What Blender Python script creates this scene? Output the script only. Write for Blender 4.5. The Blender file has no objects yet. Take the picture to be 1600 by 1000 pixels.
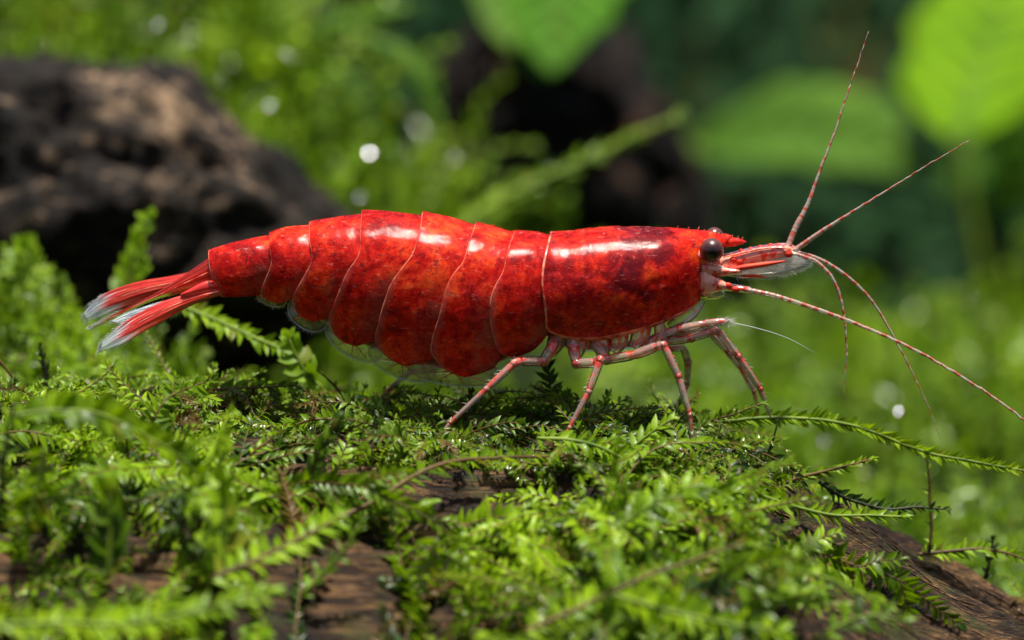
import bpy, math, random
import numpy as np
from mathutils import Vector, Matrix

# ------------------------------------------------------------------ camera, world, sun, exposure
S = bpy.context.scene
COL = S.collection
S.unit_settings.scale_length = 0.0022          # one unit is 2.2 mm: the shrimp is about 25 mm long
PITCH = math.radians(5.0)
D0 = 60.0                                      # camera to focus plane
CAM = np.array([0.0, -D0 * math.cos(PITCH), D0 * math.sin(PITCH)])
cd = bpy.data.cameras.new('camera')
cam = bpy.data.objects.new('camera', cd); COL.objects.link(cam)
cam.location = CAM; cam.rotation_euler = (math.pi / 2 - PITCH, 0, 0)
cd.sensor_width = 36; cd.lens = 36 * D0 / 16.0
cd.clip_start = 0.5; cd.clip_end = 2000
cd.dof.use_dof = True; cd.dof.focus_distance = D0 - 0.45
cd.dof.aperture_fstop = (cd.lens * 1e-3) / 1.35     # entrance pupil 1.35 units across
S.camera = cam

SUN_EL, SUN_AZ = math.radians(80), math.radians(160)    # azimuth from +Y towards +X: high, a little on the camera's side
w = bpy.data.worlds.new('World'); S.world = w; w.use_nodes = True
wn = w.node_tree.nodes; wl = w.node_tree.links
sky = wn.new('ShaderNodeTexSky'); sky.sky_type = 'NISHITA'; sky.sun_disc = False
sky.air_density = .7; sky.dust_density = 3.0; sky.ozone_density = .6
sky.sun_elevation = SUN_EL; sky.sun_rotation = SUN_AZ
wl.new(sky.outputs[0], wn['Background'].inputs[0]); wn['Background'].inputs[1].default_value = 0.065
sd = bpy.data.lights.new('sun', 'SUN'); sd.energy = 5.0; sd.angle = math.radians(2.5); sd.color = (1, 0.95, 0.86)
sun = bpy.data.objects.new('sun', sd); COL.objects.link(sun)
sdir = Vector((math.sin(SUN_AZ) * math.cos(SUN_EL), math.cos(SUN_AZ) * math.cos(SUN_EL), math.sin(SUN_EL)))
sun.rotation_euler = sdir.to_track_quat('Z', 'Y').to_euler(); sun.location = sdir * 60
vs = S.view_settings
vs.view_transform = 'Standard'; vs.look = 'None'; vs.gamma = 1; vs.exposure = 0.85; vs.use_curve_mapping = False
S.cycles.max_bounces = 8; S.cycles.transparent_max_bounces = 24
S.cycles.sample_clamp_indirect = 6; S.cycles.use_denoising = True

rng = np.random.default_rng(7)
random.seed(7)

# ------------------------------------------------------------------ pixel <-> place
RT = np.array([1.0, 0, 0]); FW = np.array([0, math.cos(PITCH), -math.sin(PITCH)]); UP = np.array([0, math.sin(PITCH), math.cos(PITCH)])
def P(px, py, y=0.0):
    """the point at world depth y seen at photo pixel (px, py)"""
    px = np.asarray(px, float)[..., None]; py = np.asarray(py, float)[..., None]; y = np.asarray(y, float)
    d = FW * D0 + RT * ((px - 800) / 100) + UP * ((500 - py) / 100)
    s = (y - CAM[1]) / d[..., 1]
    return CAM + d * s[..., None]
def proj(p):
    q = np.asarray(p, float) - CAM
    f = q @ FW
    return 800 + 100 * D0 * (q @ RT) / f, 500 - 100 * D0 * (q @ UP) / f

# ------------------------------------------------------------------ noise
def _h(i, j, k):
    n = (i * 374761393 + j * 668265263 + k * 2147483647 + 1013904223) & 0xffffffff
    n = ((n ^ (n >> 13)) * 1274126177) & 0xffffffff
    n = ((n ^ (n >> 16)) * 2246822519) & 0xffffffff
    return ((n >> 8) & 0xffff) / 65535.0
def vnoise(x, y, z=0.0):
    x, y, z = np.broadcast_arrays(np.asarray(x, float), np.asarray(y, float), np.asarray(z, float))
    i, j, k = np.floor(x).astype(np.int64), np.floor(y).astype(np.int64), np.floor(z).astype(np.int64)
    f = lambda t: t * t * (3 - 2 * t)
    u, v, t = f(x - i), f(y - j), f(z - k)
    r = 0
    for a in (0, 1):
        for b in (0, 1):
            for c in (0, 1):
                r = r + _h(i + a, j + b, k + c) * (u if a else 1 - u) * (v if b else 1 - v) * (t if c else 1 - t)
    return r * 2 - 1
def fbm(x, y, z=0.0, o=4):
    r = 0; a = 1.0; f = 1.0
    for q in range(o):
        r = r + a * vnoise(np.asarray(x) * f + 17 * q, np.asarray(y) * f + 5 * q, np.asarray(z) * f); a *= .5; f *= 2.03
    return r
def sstep(a, b, x):
    t = np.clip((np.asarray(x, float) - a) / (b - a), 0, 1); return t * t * (3 - 2 * t)
def curve(pts):
    xs = [p[0] for p in pts]; ys = [p[1] for p in pts]
    return lambda x: np.interp(x, xs, ys)
def catmull(pts, n):
    """resample control points evenly in length, n points"""
    p = np.asarray(pts, float)
    if len(p) > 2:
        q = np.vstack([2 * p[0] - p[1], p, 2 * p[-1] - p[-2]])
        out = []
        for i in range(1, len(q) - 2):
            t = np.linspace(0, 1, 16, endpoint=False)[:, None]
            a, b, c, d = q[i - 1], q[i], q[i + 1], q[i + 2]
            out.append(.5 * (2 * b + (c - a) * t + (2 * a - 5 * b + 4 * c - d) * t ** 2 + (3 * b - a - 3 * c + d) * t ** 3))
        p = np.vstack(out + [q[-2][None]])
    L = np.r_[0, np.cumsum(np.linalg.norm(np.diff(p, axis=0), axis=1))]
    s = np.linspace(0, L[-1], n)
    return np.stack([np.interp(s, L, p[:, k]) for k in range(p.shape[1])], 1)
def unit(v):
    v = np.asarray(v, float); return v / np.maximum(np.linalg.norm(v, axis=-1, keepdims=True), 1e-9)

# ------------------------------------------------------------------ meshes
ORG = {}                                       # world place of each object's own origin
class MB:
    def __init__(s): s.v = []; s.f = []; s.m = []; s.uv = []; s.n = 0
    def add(s, v, f, m=0, uv=None):
        v = np.asarray(v, float); b = s.n
        s.v.append(v); s.n += len(v)
        s.f += [tuple(int(i) + b for i in q) for q in f]
        s.m += ([m] * len(f)) if isinstance(m, int) else list(m)
        s.uv.append(np.zeros((len(v), 2)) if uv is None else np.asarray(uv, float))
        return s
    def tube(s, path, rad, sides=8, m=0, cap=True, vv=None):
        p = np.asarray(path, float); n = len(p)
        r = np.interp(np.linspace(0, 1, n), np.linspace(0, 1, len(rad)), rad) if len(np.atleast_1d(rad)) != n else np.asarray(rad)
        T = unit(np.gradient(p, axis=0)); ref = np.array([.1, -1, .2]); N = []
        a = unit(np.cross(T[0], ref))
        for t in T:
            a = unit(a - t * (a @ t)); N.append(a)
        N = np.array(N); B = np.cross(T, N)
        th = np.linspace(0, 2 * np.pi, sides, endpoint=False)
        v = p[:, None] + r[:, None, None] * (np.cos(th)[None, :, None] * N[:, None] + np.sin(th)[None, :, None] * B[:, None])
        L = np.r_[0, np.cumsum(np.linalg.norm(np.diff(p, axis=0), axis=1))]
        uv = np.stack(np.broadcast_arrays(th[None] / 6.283, (L if vv is None else np.asarray(vv))[:, None]), -1)
        f = [(i * sides + j, i * sides + (j + 1) % sides, (i + 1) * sides + (j + 1) % sides, (i + 1) * sides + j) for i in range(n - 1) for j in range(sides)]
        if cap: f += [tuple(range(sides))[::-1], tuple((n - 1) * sides + j for j in range(sides))]
        return s.add(v.reshape(-1, 3), f, m, uv.reshape(-1, 2))
    def grid(s, v, m=0, uv=None, wrap=False):
        v = np.asarray(v, float); a, b = v.shape[:2]
        f = [(i * b + j, i * b + (j + 1) % b, (i + 1) * b + (j + 1) % b, (i + 1) * b + j) for i in range(a - 1) for j in range(b if wrap else b - 1)]
        return s.add(v.reshape(-1, 3), f, m, None if uv is None else np.asarray(uv).reshape(-1, 2))
    def ball(s, c, r, m=0, nu=16, nv=10):
        r = np.broadcast_to(np.asarray(r, float), (3,))
        th = np.linspace(0, 2 * np.pi, nu, endpoint=False)[None]; ph = np.linspace(.02, np.pi - .02, nv)[:, None]
        g = np.stack(np.broadcast_arrays(np.sin(ph) * np.cos(th), np.sin(ph) * np.sin(th), np.cos(ph)), -1) * r + np.asarray(c)
        return s.grid(g, m, None, True)
    def build(s, name, mats, parent=None, smooth=True, origin=None):
        v = np.vstack(s.v)
        off = ORG[parent.name] if parent is not None else (np.asarray(origin, float) if origin is not None else np.zeros(3))
        me = bpy.data.meshes.new(name); me.from_pydata((v - off).tolist(), [], s.f)
        for m in (mats if isinstance(mats, (list, tuple)) else [mats]): me.materials.append(m)
        me.polygons.foreach_set('material_index', np.array(s.m, np.int32))
        if smooth: me.polygons.foreach_set('use_smooth', np.ones(len(s.f), bool))
        uvl = me.uv_layers.new(name='UVMap'); U = np.vstack(s.uv)
        li = np.zeros(len(me.loops), np.int32); me.loops.foreach_get('vertex_index', li)
        uvl.data.foreach_set('uv', U[li].astype(np.float32).ravel()); me.update()
        o = bpy.data.objects.new(name, me); COL.objects.link(o)
        ORG[o.name] = off
        if parent is not None: o.parent = parent
        elif origin is not None: o.location = off
        if name.startswith('bristle'): o['kind'] = 'stuff'
        return o
def fast_mesh(name, verts, faces, mats, midx=None, smooth=True):
    """big joined mesh; faces an (n,3) or (n,4) array"""
    me = bpy.data.meshes.new(name); k = faces.shape[1]; n = len(faces)
    me.vertices.add(len(verts)); me.vertices.foreach_set('co', verts.astype(np.float32).ravel())
    me.loops.add(n * k); me.loops.foreach_set('vertex_index', faces.astype(np.int32).ravel())
    me.polygons.add(n); me.polygons.foreach_set('loop_start', np.arange(0, n * k, k, dtype=np.int32))
    for m in (mats if isinstance(mats, (list, tuple)) else [mats]): me.materials.append(m)
    if midx is not None: me.polygons.foreach_set('material_index', midx.astype(np.int32))
    me.polygons.foreach_set('use_smooth', np.full(n, smooth)); me.update(calc_edges=True); me.validate()
    o = bpy.data.objects.new(name, me); COL.objects.link(o); return o
def empty(name, loc):
    o = bpy.data.objects.new(name, None); COL.objects.link(o); o.location = loc; o.empty_display_size = .2
    ORG[o.name] = np.array(loc, float); return o
def tag(o, label=None, cat=None, group=None, kind=None):
    for k, v in (('label', label), ('category', cat), ('group', group), ('kind', kind)):
        if v: o[k] = v
    return o

# ------------------------------------------------------------------ materials
class NT:
    def __init__(s, name):
        s.mat = bpy.data.materials.new(name); s.mat.use_nodes = True
        s.t = s.mat.node_tree; s.t.nodes.clear(); s.out = s.t.nodes.new('ShaderNodeOutputMaterial')
    def n(s, kind, **kw):
        nd = s.t.nodes.new('ShaderNode' + kind)
        for k, v in kw.items():
            if k.startswith('in_'):
                key = k[3:]; key = int(key) if key.isdigit() else key.replace('_', ' ')
                s.put(nd.inputs[key], v)
            else: setattr(nd, k, v)
        return nd
    def put(s, sock, v):
        if isinstance(v, bpy.types.NodeSocket): s.t.links.new(v, sock)
        elif isinstance(v, bpy.types.Node): s.t.links.new(v.outputs[0], sock)
        else: sock.default_value = v
    def math(s, op, a, b=0.0, c=0.0, clamp=False):
        nd = s.n('Math', operation=op, use_clamp=clamp); s.put(nd.inputs[0], a); s.put(nd.inputs[1], b); s.put(nd.inputs[2], c); return nd.outputs[0]
    def noise(s, vec, scale, detail=4, rough=.55, dist=0.0):
        return s.n('TexNoise', in_Vector=vec, in_Scale=scale, in_Detail=detail, in_Roughness=rough, in_Distortion=dist).outputs[0]
    def ramp(s, fac, stops):
        r = s.n('ValToRGB', in_Fac=fac); e = r.color_ramp.elements
        while len(e) < len(stops): e.new(.5)
        for q, (p, c) in zip(e, stops): q.position = p; q.color = (*c, 1) if len(c) == 3 else c
        return r.outputs[0]
    def rng(s, x, a, b, lo=0.0, hi=1.0):
        m = s.n('MapRange', interpolation_type='SMOOTHSTEP'); s.put(m.inputs[0], x)
        for i, q in enumerate((a, b, lo, hi)): s.put(m.inputs[i + 1], q)
        return m.outputs[0]
    def mix(s, f, a, b, mode='MIX'):
        m = s.n('Mix', data_type='RGBA', blend_type=mode); s.put(m.inputs[0], f); s.put(m.inputs[6], a); s.put(m.inputs[7], b); return m.outputs[2]
    def bump(s, h, strength, dist=.02):
        return s.n('Bump', in_Height=h, in_Strength=strength, in_Distance=dist).outputs[0]
    def obj(s): return s.n('TexCoord').outputs['Object']
    def scaled(s, v, sc): return s.n('Mapping', in_Vector=v, in_Scale=sc).outputs[0]
    def done(s, sh): s.put(s.out.inputs[0], sh); return s.mat
def C(r, g, b): return (r, g, b, 1)

def leaf_mat(name, dark, mid, light, trans=.45, rough=.42, coat=.05, spec=.25):
    k = NT(name)
    isl = k.n('NewGeometry').outputs['Random Per Island']; ob = k.n('ObjectInfo').outputs['Random']
    r = k.math('FRACT', k.math('ADD', isl, ob))
    nz = k.noise(k.n('NewGeometry').outputs['Position'], .55, 3)
    f = k.math('ADD', k.math('MULTIPLY', r, .45), k.math('MULTIPLY', k.rng(nz, .3, .7), .55))
    col = k.ramp(f, [(.08, dark), (.5, mid), (.95, light)])
    col = k.mix(k.rng(k.noise(k.n('NewGeometry').outputs['Position'], .22, 3), .35, .65, 0, .3 if rough < .45 else .6), col, (*dark, 1))
    old = k.rng(r, .93, .96)
    col = k.mix(k.math('MULTIPLY', old, .65), col, C(.10, .065, .012))
    b = k.bump(k.noise(k.obj(), 60, 2), .12, .01)
    p = k.n('BsdfPrincipled', in_Base_Color=col, in_Roughness=rough, in_Coat_Weight=coat, in_Coat_Roughness=.12, in_Normal=b)
    p.inputs['Specular IOR Level'].default_value = spec
    tc = k.mix(.5, col, k.mix(1.0, col, C(1.5, 1.35, .35), 'MULTIPLY'))
    t = k.n('BsdfTranslucent', in_Color=k.mix(1.0, tc, C(1.35, 1.35, 1.1), 'MULTIPLY'))
    m = k.n('MixShader', in_0=trans); k.put(m.inputs[1], p); k.put(m.inputs[2], t)
    return k.done(m)
MOSS = leaf_mat('moss_leaf', (.022, .055, .0015), (.14, .255, .003), (.31, .47, .008))
MOSS_DARK = leaf_mat('moss_leaf_dark', (.008, .022, .002), (.028, .065, .004), (.06, .12, .008), .3)
MOSS_YOUNG = leaf_mat('moss_leaf_young', (.10, .19, .004), (.22, .37, .008), (.38, .54, .02), .45)
MOSS_FAR = leaf_mat('moss_leaf_far', (.04, .10, .002), (.15, .29, .004), (.34, .50, .015), .45, .3, .1, .3)
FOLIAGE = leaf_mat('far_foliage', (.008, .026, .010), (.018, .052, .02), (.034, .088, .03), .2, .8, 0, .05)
BLADE_A = leaf_mat('broad_leaf_bright', (.13, .28, .002), (.19, .36, .002), (.23, .42, .003), .5, .6, 0, .1)
BLADE_B = leaf_mat('broad_leaf_pale', (.07, .16, .015), (.11, .23, .02), (.15, .29, .03), .4, .5, .0, .2)
BLADE_C = leaf_mat('broad_leaf_deep', (.04, .14, .002), (.06, .19, .003), (.08, .23, .004), .4, .6, .0, .1)

def stem_mat(name, a, b):
    k = NT(name)
    n1 = k.noise(k.n('NewGeometry').outputs['Position'], 2.2, 4)
    col = k.ramp(n1, [(.35, a), (.65, b)])
    p = k.n('BsdfPrincipled', in_Base_Color=col, in_Roughness=.5, in_Specular_IOR_Level=.25, in_Normal=k.bump(k.noise(k.obj(), 45, 3), .3, .01))
    return k.done(p)
STEM_G = stem_mat('moss_stem_green', (.06, .11, .006), (.14, .20, .014))
STEM_B = stem_mat('moss_stem_brown', (.05, .024, .008), (.13, .075, .02))
STEM_D = stem_mat('moss_stem_dark', (.012, .012, .006), (.035, .04, .012))

def wood_mat(name, lo, mid, hi, stretch=(.35, 3.0, 3.0), moss=0.0, pos=(.36, .52, .66), rough=None, patch=None):
    k = NT(name); o = k.obj()
    st = k.scaled(o, stretch)
    g = k.noise(st, 2.6, 8, .62, .6); g2 = k.noise(st, 9, 5, .6, .3); bl = k.noise(o, .9, 4)
    f = k.math('ADD', k.math('MULTIPLY', g, .6), k.math('MULTIPLY', bl, .4))
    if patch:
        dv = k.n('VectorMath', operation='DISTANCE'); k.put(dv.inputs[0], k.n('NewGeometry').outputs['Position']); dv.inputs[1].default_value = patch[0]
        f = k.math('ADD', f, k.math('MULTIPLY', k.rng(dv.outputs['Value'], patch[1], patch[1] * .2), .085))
    col = k.ramp(f, list(zip(pos, (lo, mid, hi))))
    col = k.mix(k.rng(g2, .45, .62, 0, .55), col, (*[c * .3 for c in lo], 1))
    if moss:
        col = k.mix(k.math('MULTIPLY', k.rng(k.noise(o, 1.7, 6, .65), .5, .66), moss), col, C(.05, .07, .01))
    h = k.math('ADD', g2, k.math('MULTIPLY', k.noise(st, 28, 4), .5))
    p = k.n('BsdfPrincipled', in_Base_Color=col, in_Roughness=k.rng(bl, .35, .65, .42, .75) if rough is None else rough, in_Normal=k.bump(h, .9, .06))
    p.inputs['Specular IOR Level'].default_value = .25 if rough is None else .12
    return k.done(p)
WOOD = wood_mat('wet_bark', (.005, .003, .002), (.032, .015, .006), (.24, .125, .05), (.22, 4.2, 4.2), .35, (.39, .50, .64))
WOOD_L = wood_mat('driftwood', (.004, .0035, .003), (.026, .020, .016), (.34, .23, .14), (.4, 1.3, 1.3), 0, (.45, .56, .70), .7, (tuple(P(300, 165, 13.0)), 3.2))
WOOD_D = wood_mat('dark_driftwood', (.004, .004, .004), (.012, .010, .009), (.13, .06, .03), (.35, .5, .5), 0, (.4, .54, .68), .9)  # wood that is itself near black, with brown spots
k = NT('soil'); n_ = k.noise(k.n('NewGeometry').outputs['Position'], 1.3, 6)
SOIL = k.done(k.n('BsdfPrincipled', in_Base_Color=k.ramp(n_, [(.35, (.006, .010, .004)), (.65, (.018, .032, .006))]), in_Roughness=1.0, in_Specular_IOR_Level=.05))

# ------------------------------------------------------------------ the log and the ground
crest = curve([(-14, -1.45), (-8, -1.45), (-5, -1.6), (-2, -1.78), (0.5, -1.9), (2.4, -2.0), (3.5, -2.35), (4.6, -3.0), (6, -3.72), (8, -4.75), (10, -5.9), (13, -7.6)])
def log_z(x, y):
    x = np.asarray(x, float); y = np.asarray(y, float)
    xs = x + 0.0
    c = .25 * (crest(xs - .5) + crest(xs + .5)) + .5 * crest(xs)
    d = y - 1.2
    R = 10.0; a = np.clip(-d, 0, 9.3)
    drop = np.where(d < 0, R - np.sqrt(R * R - a * a), 0.11 * np.clip(d, 0, None) ** 2 * (1 + .25 * np.clip(d, 0, None)))
    z = c - drop
    z = z + .16 * fbm(x * .35, y * .9, 0, 3)
    ridg = 1 - np.abs(fbm(x * .32 + .6 * fbm(x * .5, y * .5, 4, 2), y * 2.1, 3, 4))
    z = z + .17 * (ridg - .7) + .05 * fbm(x * 1.4, y * 7, 9, 3)
    wv = .35 * fbm(x * .4, y * .4, 14, 2)
    z = z - .35 * sstep(.25, .8, fbm(x * .22, y * 1.1, 21, 3))
    z = z + .13 * (1 - np.abs(fbm(x * .30, (y + wv) * 4.2, 31, 3))) + .07 * (1 - np.abs(fbm(x * .55, (y + wv) * 9.5, 41, 2)))
    z = z - .22 * sstep(.35, .75, fbm(x * .28, (y + wv) * 2.4, 51, 2))
    return z
gx = np.linspace(-14, 12, 560); gy = np.linspace(-9.5, 5.2, 440)
X, Y = np.meshgrid(gx, gy, indexing='ij'); Z = log_z(X, Y)
b = MB(); b.grid(np.stack([X, Y, Z], -1))
# closed underside so the log has body from any side
lowz = -11.0
def skirt(line):
    l2 = line.copy(); l2[:, 2] = lowz
    return np.stack([line, l2], 0)
G = np.stack([X, Y, Z], -1)
for ln in (G[0], G[-1][::-1], G[:, 0][::-1], G[:, -1]): b.grid(skirt(ln))
log = b.build('fallen_log', WOOD, origin=(0, 0, -6))
fb = MB()
FIBRE = wood_mat('wood_fibre', (.01, .006, .003), (.09, .045, .018), (.30, .17, .075), (.5, 2, 2), 0, (.40, .50, .62))
for i in range(420):
    x = rng.uniform(3.4, 9.5) if i < 300 else rng.uniform(-5, 3.0); y = rng.uniform(-5.5, 1.4); L = rng.uniform(.3, 1.6)
    xx = np.linspace(x, x + L, 9); yy = y + .08 * fbm(xx * .8, i * 3.1, 0, 2) + .04 * rng.normal(); zz = log_z(xx, np.full(9, 0.0) + yy) + rng.uniform(-.005, .03) + .05 * rng.random() * np.linspace(0, 1, 9) ** 3
    fb.tube(np.stack([xx, yy, zz], 1), rng.uniform(.006, .02) * np.array([.5, 1, .8, .3]), 5)
fo_ = fb.build('wood_fibre', FIBRE, log); fo_['kind'] = 'stuff'
tag(log, 'dark wet brown log under the shrimp, sloping down to the right, mostly under moss', 'log')

def ground_z(x, y):
    x = np.asarray(x, float); y = np.asarray(y, float)
    z = -6.2 + 1.2 * sstep(6, 36, y) + .5 * fbm(x * .16, y * .16, 2, 3)
    z = z + 5.0 * sstep(3, -9.5, x) * sstep(-26, -16, x) * np.exp(-((y - 7.0) / 3.0) ** 2)                # mossy hump behind the tail
    z = z + 11.0 * np.exp(-((x + 10) / 9.0) ** 2 - ((y - 27) / 7.0) ** 2)                      # rise behind the driftwood
    z = z + 46 * sstep(64, 150, np.sqrt(x * x * .8 + y * y))                                     # far bank closing the view
    return z
gx = np.linspace(-170, 170, 240); gy = np.r_[np.linspace(-9, 60, 150), np.linspace(62, 170, 60)]
X, Y = np.meshgrid(gx, gy, indexing='ij')
b = MB(); b.grid(np.stack([X, Y, ground_z(X, Y)], -1))
gr = b.build('ground', SOIL); gr['kind'] = 'structure'
class Height:
    def __init__(s, fn, x0, x1, y0, y1, st):
        s.x0, s.y0, s.st = x0, y0, st; s.nx, s.ny = int((x1 - x0) / st) + 1, int((y1 - y0) / st) + 1
        a, b_ = np.meshgrid(x0 + st * np.arange(s.nx), y0 + st * np.arange(s.ny), indexing='ij'); s.g = fn(a, b_)
    def __call__(s, x, y):
        u = min(max((x - s.x0) / s.st, 0), s.nx - 1.001); v = min(max((y - s.y0) / s.st, 0), s.ny - 1.001); i, j = int(u), int(v); u -= i; v -= j; g = s.g
        return (g[i, j] * (1 - u) + g[i + 1, j] * u) * (1 - v) + (g[i, j + 1] * (1 - u) + g[i + 1, j + 1] * u) * v
log_h = Height(log_z, -14, 12, -9.5, 5.2, .05)
ground_h = Height(ground_z, -80, 80, -9, 170, .5)
def surf_z(x, y):
    inlog = (np.asarray(y) < 5.1) & (np.asarray(x) > -13.9) & (np.asarray(x) < 11.9)
    return np.where(inlog, np.maximum(log_z(x, y), ground_z(x, y)), ground_z(x, y))

# ------------------------------------------------------------------ moss
def leaf_template(rows, fold=.32, curl=.22, wav=.0):
    """ovate pointed leaf along +x, unit length, folded on its midrib"""
    v = [(0, 0, 0)]; f = []
    for (t, w_) in rows:
        zc = -curl * t * t
        v += [(t, -w_, zc + fold * w_ + wav * math.sin(9 * t)), (t, 0, zc), (t, w_, zc + fold * w_ - wav * math.sin(9 * t))]
    v.append((1, 0, -curl))
    n = len(rows)
    f += [(0, 2, 1), (0, 3, 2)]
    for i in range(n - 1):
        a = 1 + 3 * i; c = a + 3
        f += [(a, a + 1, c + 1), (a, c + 1, c), (a + 1, a + 2, c + 2), (a + 1, c + 2, c + 1)]
    a = 1 + 3 * (n - 1); e = 1 + 3 * n
    f += [(a, a + 1, e), (a + 1, a + 2, e)]
    return np.array(v, float), np.array(f)
HI = leaf_template([(.1, .10), (.32, .18), (.6, .15), (.82, .07)], .35, .32)
LO = leaf_template([(.35, .2)])
MID = leaf_template([(.2, .2), (.6, .2)])
WIDE = leaf_template([(.12, .14), (.35, .30), (.62, .28), (.85, .13)], .2, .15)

class Moss:
    """collects fronds, then links stems and leaves as ONE joined mesh"""
    def __init__(s, tmpl): s.t = tmpl; s.pos = []; s.ax = []; s.sd = []; s.nm = []; s.sz = []; s.sv = []; s.sf = []; s.sn = 0; s.mk = []
    def leaves(s, pos, ax, nm, size, mk=0):
        ax = unit(ax); sd_ = unit(np.cross(nm, ax)); n2 = np.cross(ax, sd_)
        s.pos.append(pos); s.ax.append(ax); s.sd.append(sd_); s.nm.append(n2); s.sz.append(size); s.mk.append(np.full(len(pos), mk))
    def stem(s, p, r0, r1, sides=4):
        n = len(p); T = unit(np.gradient(p, axis=0)); N = unit(np.cross(T, np.array([.3, -.8, .5]))); B = np.cross(T, N)
        th = np.linspace(0, 6.2832, sides, endpoint=False); r = np.linspace(r0, r1, n)
        v = p[:, None] + r[:, None, None] * (np.cos(th)[None, :, None] * N[:, None] + np.sin(th)[None, :, None] * B[:, None])
        i, j = np.meshgrid(np.arange(n - 1), np.arange(sides), indexing='ij'); i = i.ravel(); j = j.ravel(); j2 = (j + 1) % sides
        a, b_, c, d = i * sides + j, i * sides + j2, (i + 1) * sides + j2, (i + 1) * sides + j
        s.sf.append(np.concatenate([np.stack([a, b_, c], 1), np.stack([a, c, d], 1)]) + s.sn); s.sv.append(v.reshape(-1, 3)); s.sn += n * sides
    def frond(s, path, leaf, spacing, ang=.85, flat=.55, r=.022, N0=None, mk=0, lean=.25, branch=0):
        """path: control points; leaves in two rows plus some above"""
        L = np.linalg.norm(np.diff(path, axis=0), axis=1).sum()
        n = max(4, int(L / spacing)); p = catmull(path, n)
        s.stem(catmull(path, max(4, n // 3)), r, r * .5)
        fr = frond_leaves(p, leaf, ang, flat, N0, lean)
        s.leaves(*fr, mk)
        if branch:
            T = unit(np.gradient(p, axis=0)); nb = branch
            for q_ in range(nb):
                t = .18 + .66 * (q_ + rng.uniform(-.2, .2)) / nb; i = int(t * (n - 1)); sg = 1 if q_ % 2 else -1
                N_ = unit(np.asarray((0, -.8, .6) if N0 is None else N0, float)); B = unit(np.cross(T[i], N_))
                d = unit(T[i] * .75 + sg * B * .7 + .15 * rng.normal(size=3)); bl = L * rng.uniform(.2, .42) * (1.1 - t)
                bp = np.array([p[i], p[i] + d * bl * .5, p[i] + d * bl + np.array([0, 0, -.12 * bl])])
                s.frond(bp, leaf * .8, spacing * .85, ang, flat, r * .6, N0, mk, lean)
    def build(s, name, leafmats, stemmat):
        pos = np.vstack(s.pos); ax = np.vstack(s.ax); sd_ = np.vstack(s.sd); nm = np.vstack(s.nm); sz = np.concatenate(s.sz); mk = np.concatenate(s.mk)
        tv, tf = s.t; k = len(tv)
        wob = .8 + .45 * rng.random(len(pos))
        v = pos[:, None] + sz[:, None, None] * (tv[None, :, 0, None] * ax[:, None] + wob[:, None, None] * tv[None, :, 1, None] * sd_[:, None] + tv[None, :, 2, None] * nm[:, None])
        f = tf[None] + (np.arange(len(pos)) * k)[:, None, None]
        V = v.reshape(-1, 3); F = f.reshape(-1, 3); M_ = np.repeat(mk, len(tf))
        if s.sv:
            sv = np.vstack(s.sv); sf = np.vstack(s.sf) + len(V)
            V = np.vstack([V, sv]); F = np.vstack([F, sf]); M_ = np.r_[M_, np.full(len(sf), len(leafmats))]
        return fast_mesh(name, V, F, list(leafmats) + [stemmat], M_)
def frond_leaves(p, leaf, ang=.85, flat=.55, N0=None, lean=.25, jit=.13):
    n = len(p); T = unit(np.gradient(p, axis=0))
    N = np.array([0, -.8, .6]) if N0 is None else np.asarray(N0, float)
    N = np.broadcast_to(N, T.shape) + .14 * rng.normal(size=T.shape)
    N = unit(N - T * (N * T).sum(1, keepdims=True)); B = np.cross(T, N)
    side = np.where(np.arange(n) % 2 == 0, 1.0, -1.0)
    a = ang * (1 - .45 * np.linspace(0, 1, n) ** 3) + jit * rng.normal(size=n)
    up = lean + (1 - flat) * rng.normal(size=n)
    d = np.cos(a)[:, None] * T + np.sin(a)[:, None] * unit(side[:, None] * B + up[:, None] * N)
    t = np.linspace(0, 1, n)
    size = leaf * (1 - .45 * t ** 2.5) * (.72 + .28 * sstep(0, .15, t)) * (.8 + .4 * rng.random(n))
    nm = unit(N + .5 * T - .25 * side[:, None] * B + .2 * rng.normal(size=T.shape))
    # tip tuft
    k = 4
    d2 = unit(T[-1] + .45 * rng.normal(size=(k, 3))); 
    return (np.vstack([p, np.repeat(p[-1:], k, 0)]), np.vstack([d, d2]), np.vstack([nm, np.repeat(nm[-1:], k, 0)]), np.r_[size, np.full(k, leaf * .6)])

def creep(x, y, length, rise, steps=9, zfun=None, droop=.5, az=None):
    """a shoot that starts on the surface, rises and arches over"""
    az = rng.uniform(0, 6.283) if az is None else az
    h = np.array([math.cos(az), math.sin(az), 0]); d = unit(h + np.array([0, 0, rise]))
    p = np.array([x, y, float(zfun(x, y)) + .01]); out = [p]; st = length / steps
    for i in range(steps):
        d = unit(d + np.array([0, 0, -droop / steps]) + .16 * rng.normal(size=3))
        p = p + d * st
        g = float(zfun(p[0], p[1])) + .05
        if p[2] < g: p = p.copy(); p[2] = g; d = unit(d + np.array([0, 0, .35]))
        out.append(p)
    return np.array(out)

# bare wood: places (photo pixel centre, half-axes) where the bark shows
BARE = [(430, 722, 60, 28), (810, 765, 150, 34), (1390, 885, 225, 58, .42), (1510, 955, 150, 60, .42), (720, 790, 70, 24), (1270, 965, 110, 45, .4)]
def bareness(px, py):
    m = np.zeros(np.shape(px))
    for q in BARE:
        cx, cy, ax, ay = q[:4]; a = q[4] if len(q) > 4 else .05
        dx = px - cx; dy = py - cy
        u = (dx * math.cos(a) + dy * math.sin(a)) / ax; v = (-dx * math.sin(a) + dy * math.cos(a)) / ay
        m = np.maximum(m, 1 - sstep(.75, 1.25, np.sqrt(u * u + v * v)))
    return m

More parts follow.
